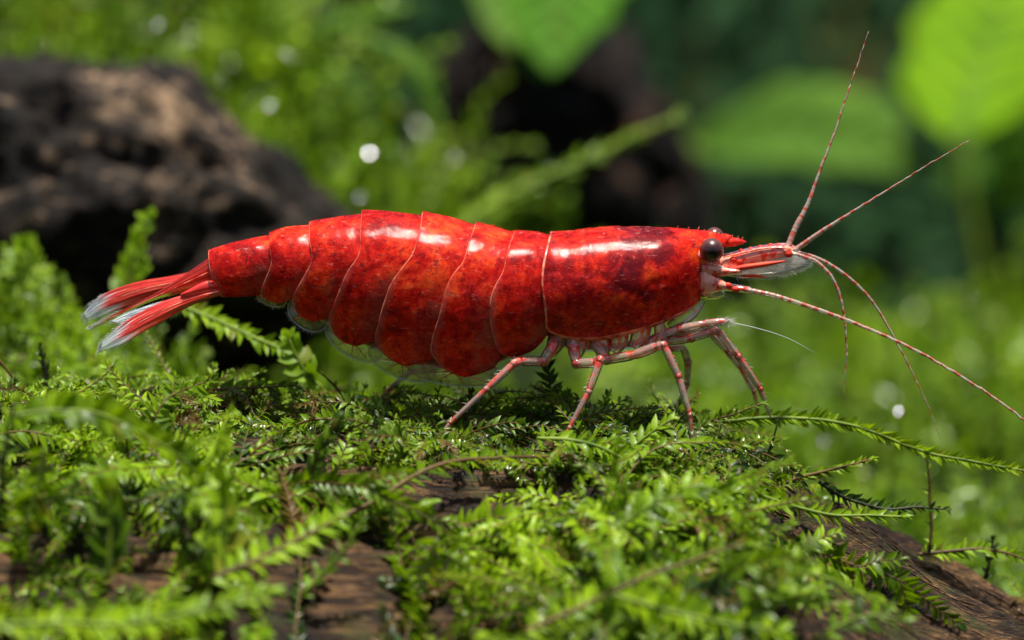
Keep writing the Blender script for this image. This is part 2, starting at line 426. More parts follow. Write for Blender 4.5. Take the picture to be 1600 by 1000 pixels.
carpet = Moss(HI)
count = 0
tries = 0
while count < 1650 and tries < 16000:
    tries += 1
    x = rng.uniform(-9.6, 9.6); y = rng.uniform(-7.6, 3.4)
    z = float(log_h(x, y)); px, py = proj(np.array([x, y, z]))
    if not (-160 < px < 1760 and py < 1130): continue
    if bareness(px, py) > rng.random(): continue
    if x > 3.9 and y < 1.4 and rng.random() < .9: continue
    cl = fbm(x * .45, y * .45, 33, 3)
    front = float(sstep(-1.2, -3.2, y))
    if rng.random() < .45 * front or (cl < -.35 + .62 * front and rng.random() < .93): continue
    near = y < -2.2
    small = (not near) and rng.random() < .66
    if small:
        L = rng.uniform(.5, 1.2); pth = creep(x, y, L, rng.uniform(.1, .65), 6, log_h, .9); lf = rng.uniform(.12, .19); sp = .038; r = .013
    else:
        L = rng.uniform(1.3, 3.0) * (1.2 if near else .75); pth = creep(x, y, L, rng.uniform(.05, .6) if not near else rng.uniform(.1, .8), 8, log_h, 1.0); lf = rng.uniform(.2, .30) * (1.2 if near else .8); sp = rng.uniform(.05, .068); r = .021
    if bareness(*proj(pth)).max() > .7 and rng.random() < .85: continue
    # keep clear of the shrimp's body
    if ((pth[:, 2] > -1.15) & (np.abs(pth[:, 1]) < 1.2)).any(): pth[:, 2] = np.minimum(pth[:, 2], -1.2)
    mk = rng.choice([0, 1, 2, 3], p=[.60, .14, .19, .07]); mk = 4 if rng.random() < .06 else mk
    carpet.frond(pth, lf, sp, rng.uniform(.55, .95), rng.uniform(.78, .98), r, N0=(rng.normal() * .4, -.7, rng.uniform(.2, 1.0)), mk=mk, lean=.1, branch=(0 if small or rng.random() < .45 else int(rng.integers(3, 8))))
    count += 1
MOSS_OLD = leaf_mat('moss_leaf_old', (.035, .022, .005), (.10, .06, .014), (.20, .15, .03), .3)
SHINE = leaf_mat('moss_leaf_shiny', (.03, .07, .002), (.14, .24, .004), (.28, .42, .01), .35, .28, .25, .4)
co = carpet.build('moss_carpet', [MOSS, MOSS_DARK, MOSS_YOUNG, SHINE, MOSS_OLD], STEM_B)
tag(co, 'dense tangled green moss carpet covering the log below the shrimp', 'moss', kind='stuff')

# mossy hump behind the tail (left middle)
hump = Moss(MID)
for i in range(1900):
    x = rng.uniform(-13, 1.5); y = rng.uniform(3.0, 10)
    z = float(ground_h(x, y)); px, py = proj(np.array([x, y, z]))
    if 230 < px < 440 and y > 4.5 and rng.random() < .72: continue
    pth = creep(x, y, rng.uniform(.8, 1.9), rng.uniform(.5, 2.4), 7, ground_h, .5)
    hump.frond(pth, rng.uniform(.20, .30), .085, rng.uniform(.6, 1.0), rng.uniform(.4, .8), .022, mk=int(rng.random() < .3))
ho = hump.build('moss_hump', [MOSS, MOSS_YOUNG], STEM_G)
tag(ho, 'soft blurred green moss standing behind the shrimp tail', 'moss', kind='stuff')

# moss field behind and to the right
field = Moss(LO)
for i in range(3900):
    y = 5.5 + 31 * rng.random() ** 1.15; half = 9.5 * (60 + y) / 60
    x = rng.uniform(-half, half)
    if x < -4 and y < 12: continue
    if fbm(x * .26, y * .26, 50, 2) < .16 and rng.random() < .9: continue
    k_ = 1 + y / 45
    pth = creep(x, y, rng.uniform(1.0, 2.4) * k_, rng.uniform(.4, 2.2), 6, ground_h, .6)
    field.frond(pth, rng.uniform(.28, .45) * k_, .17 * k_, rng.uniform(.6, 1.0), .5, .03 * k_, mk=int(rng.random() < .35))
FLAT = leaf_template([(.35, .22)], 0, 0)
wet = Moss(FLAT)
WET = leaf_mat('moss_leaf_wet', (.08, .15, .01), (.15, .25, .02), (.22, .32, .04), .2, .11, 1.0, .8)
HALF = unit(unit(np.array(sdir)) + unit(CAM))
def glints(m, spots, y0, y1, size, mk):
    for (px, py) in spots:
        y = rng.uniform(y0, y1); p = P(px, py, y); b0 = P(px + rng.uniform(-40, 40), py + 220, y + 1.0)
        m.frond(np.array([b0, (b0 + p) / 2 + .15 * rng.normal(size=3), p]), size * 1.2, size * .7, .8, .5, .035)
        m.leaves(p[None] + .06 * rng.normal(size=(3, 3)), unit(np.cross(HALF, rng.normal(size=(3, 3)))), HALF + .06 * rng.normal(size=(3, 3)), size * rng.uniform(.08, .40, 3), mk)
glints(wet, [(1385, 500), (1530, 470), (1410, 640), (1560, 620), (1290, 690), (1480, 790)], 8, 20, .15, 1)
fo = field.build('moss_field', [MOSS_FAR, MOSS], STEM_G)
tag(fo, 'far blurred bright green moss field behind the antennae', 'moss', kind='stuff')

# tall moss on the rise behind the driftwood (upper left)
tall = Moss(LO)
for i in range(1150):
    y = rng.uniform(17, 30); half = 9.5 * (60 + y) / 60
    x = rng.uniform(-half - 5, .5)
    px, py = proj(np.array([x, y, 3.0]))
    if px > 690 or (px > 520 and rng.random() < .45): continue
    if fbm(x * .3, y * .3, 70, 2) < -.2 and rng.random() < .7: continue
    pth = creep(x, y, rng.uniform(1.8, 4.6), rng.uniform(1.0, 4.0), 7, ground_h, .5)
    tall.frond(pth, rng.uniform(.38, .62), .2, rng.uniform(.5, 1.0), .5, .045, mk=int(rng.random() < .4))
glints(wet, [(458, 85), (458, 86), (575, 235), (305, 52), (22, 68), (345, 125), (710, 250), (375, 105), (70, 72), (560, 300), (240, 40), (420, 160)], 16.5, 20, .30, 1)
wo = wet.build('wet_moss_leaves', [MOSS_FAR, WET], STEM_G)
tag(wo, 'scattered wet moss leaves glinting white in the blur', 'moss', kind='stuff')
to = tall.build('moss_thicket', [MOSS_FAR, MOSS_YOUNG], STEM_G)
tag(to, 'blurred bright green moss thicket above the driftwood', 'moss', kind='stuff')

# dark foliage far behind
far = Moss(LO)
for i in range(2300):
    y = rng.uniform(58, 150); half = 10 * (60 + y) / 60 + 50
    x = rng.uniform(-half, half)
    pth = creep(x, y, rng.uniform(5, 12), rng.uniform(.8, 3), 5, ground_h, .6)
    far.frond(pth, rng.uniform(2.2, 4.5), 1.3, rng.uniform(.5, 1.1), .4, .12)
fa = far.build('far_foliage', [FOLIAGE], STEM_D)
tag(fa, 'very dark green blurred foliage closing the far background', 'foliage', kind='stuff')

# ------------------------------------------------------------------ driftwood in the background
def driftwood(name, px0, px1, top, bot, y, depth, mat, seed, amp, undercut=.0, label='', n=190, m=96):
    xs = np.linspace(px0, px1, n); th = np.linspace(0, 2 * np.pi, m, endpoint=False)
    tp = np.interp(xs, *zip(*top)); bt = np.interp(xs, *zip(*bot))
    g = np.zeros((n, m, 3)); e = np.clip(np.sin(np.linspace(0, np.pi, n)), .02, 1) ** .35
    for i in range(n):
        mid = (tp[i] + bt[i]) / 2; h = (bt[i] - tp[i]) / 2
        sy = np.sin(th); cy = np.cos(th)
        py = mid - h * np.sign(sy) * np.abs(sy) ** .8
        yy = y - depth * e[i] * cy * (1 - undercut * sstep(0.05, .9, -sy) * (cy > 0))
        g[i] = P(np.full(m, xs[i]), py, yy)
    c = g.mean(1, keepdims=True); d = unit(g - c)
    q = g
    nz = .35 * fbm(q[..., 0] * 1.1 + seed, q[..., 1] * 2.6, q[..., 2] * 2.6, 3) + fbm(q[..., 0] * .30 + seed, q[..., 1] * .7, q[..., 2] * .7, 4) + .55 * (1 - np.abs(fbm(q[..., 0] * .5 + seed, q[..., 1] * 1.6, q[..., 2] * 1.6, 3)) * 2)
    g = g + d * (amp * nz)[..., None] * e[:, None, None]
    mb = MB(); mb.grid(g, 0, None, True); mb.f += [tuple(range(m))[::-1], tuple((n - 1) * m + j for j in range(m))]; mb.m += [0, 0]
    o = mb.build(name, mat, origin=g.mean((0, 1)))
    return tag(o, label, 'wood')
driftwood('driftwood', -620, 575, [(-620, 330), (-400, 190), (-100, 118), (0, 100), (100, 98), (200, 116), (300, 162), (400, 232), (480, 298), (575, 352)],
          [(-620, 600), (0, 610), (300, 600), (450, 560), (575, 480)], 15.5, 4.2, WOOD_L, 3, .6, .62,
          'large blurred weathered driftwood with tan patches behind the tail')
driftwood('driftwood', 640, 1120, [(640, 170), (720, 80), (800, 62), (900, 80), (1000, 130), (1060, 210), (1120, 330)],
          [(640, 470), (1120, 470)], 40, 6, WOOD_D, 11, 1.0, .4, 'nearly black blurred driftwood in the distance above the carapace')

# ------------------------------------------------------------------ broad blurred leaves
def broad_leaf(label, path, y, width, mat, tilt=(0, -.6, .8), curl=.15, stem=None, stem_y=None, prof=None, name='broad_leaf', cat='leaf'):
    pts = P([a for a, _ in path], [c for _, c in path], np.linspace(y[0], y[1], len(path)) if isinstance(y, tuple) else np.full(len(path), float(y)))
    n = 26; c = catmull(pts, n); T = unit(np.gradient(c, axis=0))
    N = np.broadcast_to(np.array(tilt, float), T.shape); N = unit(N - T * (N * T).sum(1, keepdims=True)); B = np.cross(T, N)
    t = np.linspace(0, 1, n); sc = (60 + np.mean(c[:, 1])) / 60
    wd = width * sc * (np.sin(np.pi * np.clip(t, 0.01, .995) ** .8) ** .75 if prof is None else np.interp(t, *zip(*prof)))
    u = np.linspace(-1, 1, 13)
    wd = wd * (1 + .07 * np.sin(t * 17 + width * 9) + .05 * np.sin(t * 31))
    g = c[:, None] + wd[:, None, None] * (u[None, :, None] * B[:, None] + (curl * (np.abs(u) ** 1.4) + .03 * np.sin(u * 9))[None, :, None] * N[:, None])
    root = empty(name, c[0] if stem is None else P(*stem[0], stem_y or float(c[0][1])))
    mb = MB(); mb.grid(g)
    o = mb.build('blade', mat, root); md = o.modifiers.new('thickness', 'SOLIDIFY'); md.thickness = .05 * sc
    mb = MB(); mb.tube(c + N * .03, [.1 * sc, .02 * sc], 6); mb.build('midrib', BLADE_B, root)
    for q_ in range(3, 22, 3):
        for sg in (-1, 1):
            j = np.linspace(0, .9, 6); ii = np.minimum(q_ + (j * 4.5), n - 1.01); a0 = ii.astype(int)
            vp = c[a0] + (c[np.minimum(a0 + 1, n - 1)] - c[a0]) * (ii - a0)[:, None] + (wd[a0] * j)[:, None] * sg * B[a0] + N[a0] * (curl * wd[a0] * j ** 1.4 + .05)[:, None]
            mb = MB(); mb.tube(vp, [.05 * sc, .015 * sc], 5); mb.build('vein', BLADE_B, root)
    if stem is not None:
        sp = P([a for a, _ in stem], [q for _, q in stem], np.full(len(stem), float(stem_y or c[0][1])))
        mb = MB(); mb.tube(catmull(np.vstack([sp, c[:1]]), 20), [.13 * sc, .1 * sc], 8); mb.build('stalk', STEM_G, root)
    return tag(root, label, cat, 'broad leaves in the background')
broad_leaf('bright yellow-green broad leaf in the top right corner', [(1500, 218), (1530, 110), (1570, 0), (1600, -120)], (43, 53), 1.22, BLADE_A, (-.1, -.6, .8), .12, stem=[(1555, 640), (1540, 470), (1515, 330)], stem_y=43)
broad_leaf('pale green broad leaf lying level behind the upper antennae', [(1085, 222), (1180, 200), (1290, 205), (1380, 235), (1440, 280)], (54, 47), 1.0, BLADE_B, (-.25, -.6, .75), .12, stem=[(1090, 620), (1065, 420), (1068, 290)], stem_y=52)
broad_leaf('deep green broad leaf hanging down at the top centre', [(960, -160), (905, -60), (870, 30), (862, 115)], (36, 31), .95, BLADE_C, (0, -.8, .6), .1)
broad_leaf('dim green broad leaf at the top beside the hanging one', [(800, -120), (775, -30), (800, 50), (850, 120)], (38, 34), .42, BLADE_B, (.3, -.7, .6), .1)
broad_leaf('slim light green leaf curving up at the top, left of the dark driftwood', [(462, 92), (500, 52), (560, 32), (640, 18)], (24, 23), .22, BLADE_B, (0, -.6, .8), .2)
broad_leaf('pale slim leaf pointing right above the mid abdomen', [(440, 120), (500, 125), (560, 140), (640, 178)], (26, 25), .26, BLADE_B, (0, -.5, .85), .2)
broad_leaf('grass-green slim leaf bending down right of the moss thicket', [(560, 60), (630, 85), (665, 130), (690, 205)], (26, 25), .24, BLADE_C, (.3, -.6, .7), .2)
broad_leaf('dark green slim leaf standing at the right edge behind the stalk', [(1600, 470), (1585, 350), (1590, 240), (1620, 150)], (54, 54), .5, BLADE_C, (-.3, -.9, .2), .1)
broad_leaf('shaded green leaf low at the top right under the bright one', [(1660, 330), (1600, 270), (1540, 250), (1470, 300)], (60, 58), .5, BLADE_C, (0, -.7, .6), .1)

# ------------------------------------------------------------------ moss sprigs one can tell apart
LEAF = {}
def leaf_mesh(kind, mat, i):
    key = (kind, mat.name, i)
    if key not in LEAF:
        v, f = {'n': HI, 'w': WIDE}[kind]
        v = v.copy(); r = np.random.default_rng(100 + i)
        v[:, 1] *= .85 + .3 * r.random(); v[:, 2] += .10 * r.normal() * v[:, 0] ** 2 + .03 * np.sin(6 * v[:, 0] + i); v[:, 1] += .06 * r.normal() * v[:, 0] ** 2
        me = bpy.data.meshes.new('leaf'); me.from_pydata(v.tolist(), [], f.tolist()); me.materials.append(mat)
        me.polygons.foreach_set('use_smooth', np.ones(len(f), bool)); me.update(); LEAF[key] = me
    return LEAF[key]
def sprig(label, path, y, leaf=.19, spacing=.085, mat=None, stem=None, r=.026, ang=.85, flat=.75, N0=None, kind='n', lean=.15, cat='moss sprig', maxn=400):
    mat = mat or MOSS; stem = stem or STEM_G
    leaf *= 1.45; spacing *= .72
    yy = np.interp(np.linspace(0, 1, len(path)), np.linspace(0, 1, len(y)), y) if isinstance(y, (list, tuple)) else np.full(len(path), float(y))
    pts = P([a for a, _ in path], [c for _, c in path], yy)
    L = np.linalg.norm(np.diff(pts, axis=0), axis=1).sum(); n = int(max(8, L / spacing))
    wav = catmull(pts, n); wav = wav + .015 * np.stack([fbm(wav[:, 0] * 2, wav[:, 2] * 2, q * 9., 2) for q in range(3)], 1)
    root = empty('moss_sprig', wav[0])
    mb = MB(); mb.tube(wav, [r, r * .85, r * .45], 7); mb.build('stem', stem, root)
    pos, d, nm, sz = frond_leaves(wav, leaf, ang, flat, N0, lean)
    ax = unit(d); sd_ = unit(np.cross(nm, ax)); n2 = np.cross(ax, sd_); o0 = np.array(wav[0])
    for i in range(len(pos)):
        if i > maxn: break
        o = bpy.data.objects.new('leaf', leaf_mesh(kind, mat, i % 6)); COL.objects.link(o); o.parent = root
        M_ = np.eye(4); M_[:3, 0] = ax[i] * sz[i]; M_[:3, 1] = sd_[i] * sz[i]; M_[:3, 2] = n2[i] * sz[i]; M_[:3, 3] = pos[i] - o0
        o.matrix_local = Matrix(M_.tolist())
    return tag(root, label, cat, 'moss sprigs')
Y_, D_, M0 = MOSS_YOUNG, MOSS_DARK, MOSS
sprig('long wet moss stem arching from the front legs to the right edge', [(1085, 664), (1150, 656), (1210, 652), (1290, 657), (1370, 677), (1440, 705), (1520, 722), (1600, 736), (1660, 742)], .45, .17, .05, Y_, STEM_G, .032, .55, .6, (0, -1, .25), lean=.1)
sprig('upright dark fern-like sprig standing between the two rear walking legs', [(868, 690), (864, 650), (860, 612), (856, 574)], .7, .23, .075, D_, STEM_D, .03, .95, .95, (0, -1, .1), lean=0)
sprig('bright yellow-green sprig pointing up right below the third leg', [(965, 740), (985, 705), (1012, 680), (1048, 656)], -1.6, .2, .085, Y_, STEM_G, .03, .8, .8, (0, -.8, .6))
sprig('yellow-green stem running right from the foot of the second leg', [(840, 686), (890, 688), (940, 700), (985, 722), (1040, 740), (1110, 770)], -1.9, .2, .085, Y_, STEM_G, .035)
sprig('long brown-stemmed frond slanting up below the rear leg', [(400, 880), (470, 842), (560, 796), (640, 748), (700, 722), (780, 716), (860, 714)], [-4.2, -2.2], .27, .10, M0, STEM_B, .045, .95, .9, (0, -.6, .8))
sprig('leafy side frond pointing right under the brown-stemmed frond', [(480, 812), (540, 808), (600, 800), (668, 788)], -3.4, .26, .095, Y_, STEM_G, .03, .9, .9, (0, -.5, .85))
sprig('small brown sprig with pale leafy tip right of the front legs', [(1190, 770), (1235, 752), (1290, 735), (1330, 726), (1362, 718)], [.2, .0], .16, .07, Y_, STEM_B, .034, .5, .6)
sprig('thin dark upright stem under the front feet', [(1182, 760), (1195, 720), (1208, 690), (1216, 660)], .3, .09, .2, D_, STEM_D, .026, .6, .5)
sprig('thin hanging stem under the far end of the arching stem', [(1452, 862), (1456, 820), (1452, 770), (1446, 708)], .8, .13, .16, M0, STEM_B, .028, .7, .3)
sprig('yellow-green stem crossing right over the start of the bare wood', [(1140, 752), (1200, 778), (1270, 800), (1340, 806), (1412, 806)], -1.4, .2, .08, Y_, STEM_G, .038, .6, .6)
sprig('dark toothed sprig ending in a pale tip above the bare wood', [(1280, 752), (1330, 782), (1380, 794), (1430, 792), (1478, 796)], .2, .16, .07, D_, STEM_D, .03, .6, .6)
sprig('sprig leaning to the right edge behind the bare wood', [(1432, 866), (1480, 862), (1530, 858), (1580, 866), (1630, 888)], .9, .19, .085, Y_, STEM_B, .032, .7, .7)
sprig('small dark upright shoot at the right behind the wood crest', [(1538, 905), (1546, 880), (1552, 845)], .9, .13, .09, D_, STEM_D, .03, .5, .5)
sprig('long brown stem crossing the bottom centre with drooping leaves', [(820, 985), (900, 952), (1000, 905), (1080, 876), (1165, 846)], [-6.4, -5.4], .26, .10, M0, STEM_B, .038, .9, .9)
sprig('broad frond at the bottom edge right of centre', [(960, 930), (1040, 955), (1120, 970), (1215, 985)], -6.6, .32, .11, M0, STEM_G, .045, .95, .9, (0, -.7, .7))
sprig('sparsely leaved yellow stem rising through the front moss below the second leg', [(916, 925), (920, 870), (934, 810), (955, 745)], -4.0, .16, .22, Y_, STEM_G, .036, .7, .4)
sprig('upright shoot with broad bright leaves at the lower left', [(352, 900), (352, 850), (350, 800), (346, 752)], -5.4, .30, .12, Y_, STEM_G, .045, .95, .6, (0, -.9, .3), 'w')
sprig('upright soft shoot left of the broad-leaved one', [(168, 905), (172, 850), (172, 800), (168, 768)], -6.0, .34, .14, M0, STEM_G, .045, .65, .6, (0, -.9, .3), 'w')
sprig('arching broad-leaved frond at the left above the lower shoots', [(20, 650), (90, 640), (160, 650), (230, 682), (290, 722), (340, 775)], [-5.0, -4.4], .26, .09, M0, STEM_G, .034, .9, .8, None, 'w')
sprig('drooping frond at the far lower left', [(70, 700), (62, 750), (48, 800), (30, 860)], -5.6, .27, .10, M0, STEM_G, .04, .9, .85, (0, -1, .1))
sprig('dark stem rising at the left picture edge', [(2, 790), (6, 720), (14, 670), (24, 632)], -5.4, .22, .14, M0, STEM_D, .045, .8, .6)
sprig('tiny dark upright shoot below the tail fan', [(72, 602), (72, 580), (68, 562), (64, 544)], 1.2, .12, .06, D_, STEM_D, .035, .5, .5, (0, -1, .1))
sprig('thin pale nearly bare stem at the left edge below the tail', [(-10, 552), (15, 582), (32, 604), (48, 626)], 1.0, .06, .22, M0, STEM_B, .026)
sprig('blurred upright shoot with rounded tip behind the tail', [(188, 470), (205, 425), (220, 385), (234, 345)], 7.0, .30, .13, Y_, STEM_G, .06, .7, .6, (0, -1, .1), 'w')
sprig('blurred broad-leaved shoot at the left edge behind the tail', [(48, 500), (46, 455), (44, 420), (40, 395)], 8.0, .42, .18, Y_, STEM_G, .06, .95, .7, (0, -1, .2), 'w')
sprig('moss stem slanting down right under the tail segment', [(285, 478), (340, 502), (390, 524), (440, 546), (480, 580)], [3.2, 2.0], .2, .085, Y_, STEM_G, .045, .75, .7)
sprig('sprig with pale young leaves under the swimmerets', [(505, 606), (480, 585), (462, 556), (452, 528)], 2.0, .24, .10, Y_, STEM_G, .035, .85, .7, (0, -1, .2), 'w')
sprig('thin brown stem leaning left below the belly', [(548, 640), (530, 612), (512, 592), (498, 580)], 1.0, .07, .2, M0, STEM_B, .028)
sprig('blurred mossy stem slanting up right above the abdomen', [(700, 372), (745, 338), (800, 302), (880, 266), (960, 228), (1060, 180)], [18, 19], .30, .13, M0, STEM_G, .08, .55, .6, (0, -.8, .6))
sprig('drooping pinnate frond in the lower centre', [(682, 842), (672, 872), (660, 905), (650, 945)], -4.8, .25, .095, M0, STEM_G, .036, .95, .9, (0, -1, .2))
sprig('second drooping frond just right of the pinnate one', [(690, 862), (722, 880), (748, 905), (762, 940)], -4.8, .25, .095, M0, STEM_G, .034, .95, .9, (0, -1, .2))
sprig('green stem rising to the right below the slanting brown frond', [(470, 930), (510, 890), (545, 850), (562, 818)], -5.0, .2, .15, M0, STEM_G, .04, .8, .6)
sprig('soft yellow-green frond along the bottom left edge', [(-20, 978), (90, 972), (190, 976), (300, 955), (420, 925)], [-8.0, -7.4], .30, .12, Y_, STEM_G, .035, .9, .8)
sprig('pale-stemmed frond rising right at lower left', [(330, 905), (390, 880), (450, 850), (520, 815)], [-6.2, -5.6], .3, .12, Y_, STEM_B, .045, .9, .8)
sprig('frond reaching over the wet wood at the lower right', [(1180, 850), (1240, 885), (1310, 912), (1385, 945)], -5.0, .24, .11, Y_, STEM_G, .042, .8, .8, (0, -.6, .8))
sprig('leafy frond at the bottom right of centre over dark wood', [(1150, 985), (1200, 930), (1230, 900), (1262, 862)], -6.0, .3, .11, M0, STEM_G, .04, .95, .9, (0, -.8, .6))
sprig('short frond on the dark wood at the bottom right', [(1290, 990), (1330, 970), (1370, 962), (1410, 968)], -5.6, .26, .12, M0, STEM_G, .036, .9, .8)
sprig('drooping sprig with narrow leaves over the centre right moss', [(1040, 800), (1060, 770), (1100, 762), (1150, 790), (1180, 830)], -4.2, .27, .10, Y_, STEM_G, .036, .9, .9, (0, -.7, .7))
sprig('fan-shaped light sprig below the third foot', [(960, 830), (1000, 800), (1040, 780), (1090, 775)], -4.4, .28, .10, M0, STEM_G, .034, .9, .9, (0, -.7, .7))
sprig('low sprig curling over the log crest left of the rear foot', [(590, 690), (560, 668), (520, 655), (470, 660), (430, 690)], -1.0, .17, .07, M0, STEM_B, .028)
sprig('brown-stemmed sprig lying on the crest under the tail', [(200, 640), (260, 622), (320, 612), (390, 606), (460, 604)], .5, .17, .075, M0, STEM_B, .03)
sprig('sprig on the bare wood patch left of centre', [(390, 712), (402, 700), (418, 690), (425, 680)], -2.4, .14, .06, Y_, STEM_B, .03)

# ------------------------------------------------------------------ the shrimp: materials
def uvs(k): 
    s_ = k.n('SeparateXYZ', in_Vector=k.n('TexCoord').outputs['UV']); return s_.outputs[0], s_.outputs[1]
def shell_mat(name, plate):
    k = NT(name); o = k.obj()
    big = k.noise(o, .95, 8, .7, .5); md = k.noise(o, 3.2, 8, .7, .5); fine = k.noise(o, 11, 6, .7, .6); sp = k.noise(o, 38, 3, .6)
    f = k.math('ADD', k.math('MULTIPLY', big, .55), k.math('MULTIPLY', md, .45))
    col = k.ramp(f, [(.38, (.14, .002, .003)), (.46, (.44, .005, .003)), (.53, (.70, .018, .004)), (.62, (.86, .09, .010))])
    col = k.mix(k.rng(fine, .50, .66, 0, .8), col, C(.20, .006, .006))
    col = k.mix(k.rng(k.noise(o, 6.5, 3, .7), .60, .68, 0, .7), col, C(.09, .006, .012))
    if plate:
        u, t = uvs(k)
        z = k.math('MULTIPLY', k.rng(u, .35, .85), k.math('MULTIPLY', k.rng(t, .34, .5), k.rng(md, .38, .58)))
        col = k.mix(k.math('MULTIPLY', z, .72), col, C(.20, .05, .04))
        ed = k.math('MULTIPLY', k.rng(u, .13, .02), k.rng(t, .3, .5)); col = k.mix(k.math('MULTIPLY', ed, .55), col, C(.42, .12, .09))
    else:
        s3 = k.n('SeparateXYZ', in_Vector=o)
        for (px, py, r, a) in ((1000, 372, .62, .8), (978, 432, .42, .8), (1035, 396, .22, .6), (860, 376, .16, .5), (900, 470, .9, .35), (1010, 460, .2, .7)):
            c = P(px, py, -.5) - SHR; 
            dv = k.n('VectorMath', operation='DISTANCE'); k.put(dv.inputs[0], k.n('CombineXYZ', in_0=s3.outputs[0], in_1=0.0, in_2=k.math('MULTIPLY', s3.outputs[2], 1.0)).outputs[0]); dv.inputs[1].default_value = (c[0], 0, c[2])
            m_ = k.math('MULTIPLY', k.rng(k.math('ADD', dv.outputs['Value'], k.math('MULTIPLY', k.math('SUBTRACT', md, .5), r * 2.2)), r, r * .25), a)
            col = k.mix(m_, col, C(.10, .006, .014))
    col = k.mix(k.rng(sp, .65, .72, 0, .45), col, C(.80, .20, .12))  # pale flecks: pigment specks, also small glints put into the colour
    vor = k.n('TexVoronoi', in_Vector=o, in_Scale=21.0).outputs['Distance']
    col = k.mix(k.math('MULTIPLY', k.rng(vor, .30, .12), k.rng(k.noise(o, 4, 2), .45, .6, 0, .8)), col, C(.12, .004, .008))
    scr = k.noise(k.scaled(o, (9, 3, 34)), 1.0, 3); col = k.mix(k.rng(scr, .63, .70, 0, .4), col, C(.85, .38, .30))  # thin pale streaks, fine glints put into the colour like the flecks
    h = k.math('ADD', k.math('MULTIPLY', fine, .8), k.math('ADD', k.math('MULTIPLY', sp, .5), k.math('MULTIPLY', md, .7)))
    p = k.n('BsdfPrincipled', in_Base_Color=col, in_Roughness=.45, in_Normal=k.bump(h, .32, .045), in_Coat_Weight=.5, in_Coat_Roughness=k.rng(fine, .35, .65, .05, .13), in_Coat_Normal=k.bump(h, .20, .04))
    p.inputs['Specular IOR Level'].default_value = .08
    p.inputs['Subsurface Weight'].default_value = .25; p.inputs['Subsurface Radius'].default_value = (1, .18, .08); p.inputs['Subsurface Scale'].default_value = .12
    tr = k.n('BsdfTransparent', in_Color=C(.95, .30, .20)); m = k.n('MixShader', in_0=k.rng(md, .35, .65, .45, .8)); k.put(m.inputs[1], tr); k.put(m.inputs[2], p)
    return k.done(m)
def glassy(name, col_fn, alpha_fn, rough=.16, tint=(.95, .93, .9), ior=1.33):
    """thin clear chitin: partly see-through with a wet surface"""
    k = NT(name); o = k.obj(); col = col_fn(k, o); a = alpha_fn(k, o)
    p = k.n('BsdfPrincipled', in_Base_Color=col, in_Roughness=rough, in_Coat_Weight=.6, in_Coat_Roughness=.08, in_Normal=k.bump(k.noise(o, 25, 3), .15, .02))
    p.inputs['Specular IOR Level'].default_value = .6
    t = k.n('BsdfTransparent', in_Color=(*tint, 1)); m = k.n('MixShader', in_0=a); k.put(m.inputs[1], t); k.put(m.inputs[2], p)
    gl_ = k.n('BsdfGlossy', in_Color=C(1, 1, 1), in_Roughness=.09); m2 = k.n('MixShader', in_0=k.n('Fresnel', in_IOR=ior).outputs[0]); k.put(m2.inputs[1], m); k.put(m2.inputs[2], gl_)
    return k.done(m2)

SHR = P(860, 690, -.2)
root = empty('shrimp', SHR)
tag(root, 'bright red glossy shrimp with dark eyes standing on the mossy log', 'shrimp')
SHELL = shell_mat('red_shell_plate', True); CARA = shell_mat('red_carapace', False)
k = NT('shell_rim'); RIM = k.done(k.n('BsdfPrincipled', in_Base_Color=k.ramp(k.noise(k.obj(), 4, 4, .7), [(.40, (.42, .015, .008)), (.62, (.74, .26, .16))]), in_Roughness=.25, in_Coat_Weight=.5, in_Coat_Roughness=.1))
def _legc(k, o):
    u, v = uvs(k); fr = k.math('FRACT', v)
    a = k.noise(o, 6.5, 3, .6, .5)
    ends = k.math('MAXIMUM', k.rng(fr, .30, .05), k.rng(fr, .72, .97))
    line = k.noise(k.n('CombineXYZ', in_0=k.math('MULTIPLY', k.math('SINE', k.math('MULTIPLY', u, 6.283)), 1.5), in_1=k.math('MULTIPLY', v, .35), in_2=k.math('MULTIPLY', k.math('COSINE', k.math('MULTIPLY', u, 6.283)), 1.5)).outputs[0], 1.6, 2)
    return k.rng(k.math('ADD', k.math('ADD', k.math('MULTIPLY', a, .55), k.math('MULTIPLY', line, .5)), k.math('MULTIPLY', ends, .09)), .50, .63)
LEG = glassy('leg_chitin', lambda k, o: k.mix(_legc(k, o), C(.90, .70, .60), C(.64, .05, .03)), lambda k, o: k.rng(_legc(k, o), 0, 1, .20, .72), .12)
CORE = glassy('leg_core', lambda k, o: C(.55, .16, .10), lambda k, o: k.rng(k.noise(o, 5, 3), .38, .65, .02, .4), .4)
JOINT = glassy('leg_joint', lambda k, o: k.mix(k.rng(k.noise(o, 9, 2), .42, .55), C(.88, .66, .56), C(.60, .08, .05)), lambda k, o: k.rng(k.noise(o, 9, 2), .4, .6, .25, .5))
CLEAR = glassy('clear_chitin', lambda k, o: k.mix(k.rng(k.noise(o, 6, 5, .65, 1.2), .56, .64), C(.50, .55, .30), C(.42, .06, .03)), lambda k, o: k.rng(k.noise(o, 6, 5, .65, 1.2), .54, .66, .24, .62))
FINC = glassy('fin_clear', lambda k, o: k.mix(k.noise(k.scaled(o, (2, 2, 20)), 2, 2), C(.40, .52, .60), C(.80, .88, .95)), lambda k, o: k.rng(k.noise(k.scaled(o, (2, 2, 16)), 3, 2), .35, .65, .16, .5))
SCALE = glassy('scale_clear', lambda k, o: k.mix(k.noise(k.scaled(o, (2, 2, 20)), 2, 2), C(.60, .58, .50), C(.85, .84, .78)), lambda k, o: k.rng(k.noise(k.scaled(o, (2, 2, 16)), 3, 2), .35, .65, .10, .4))
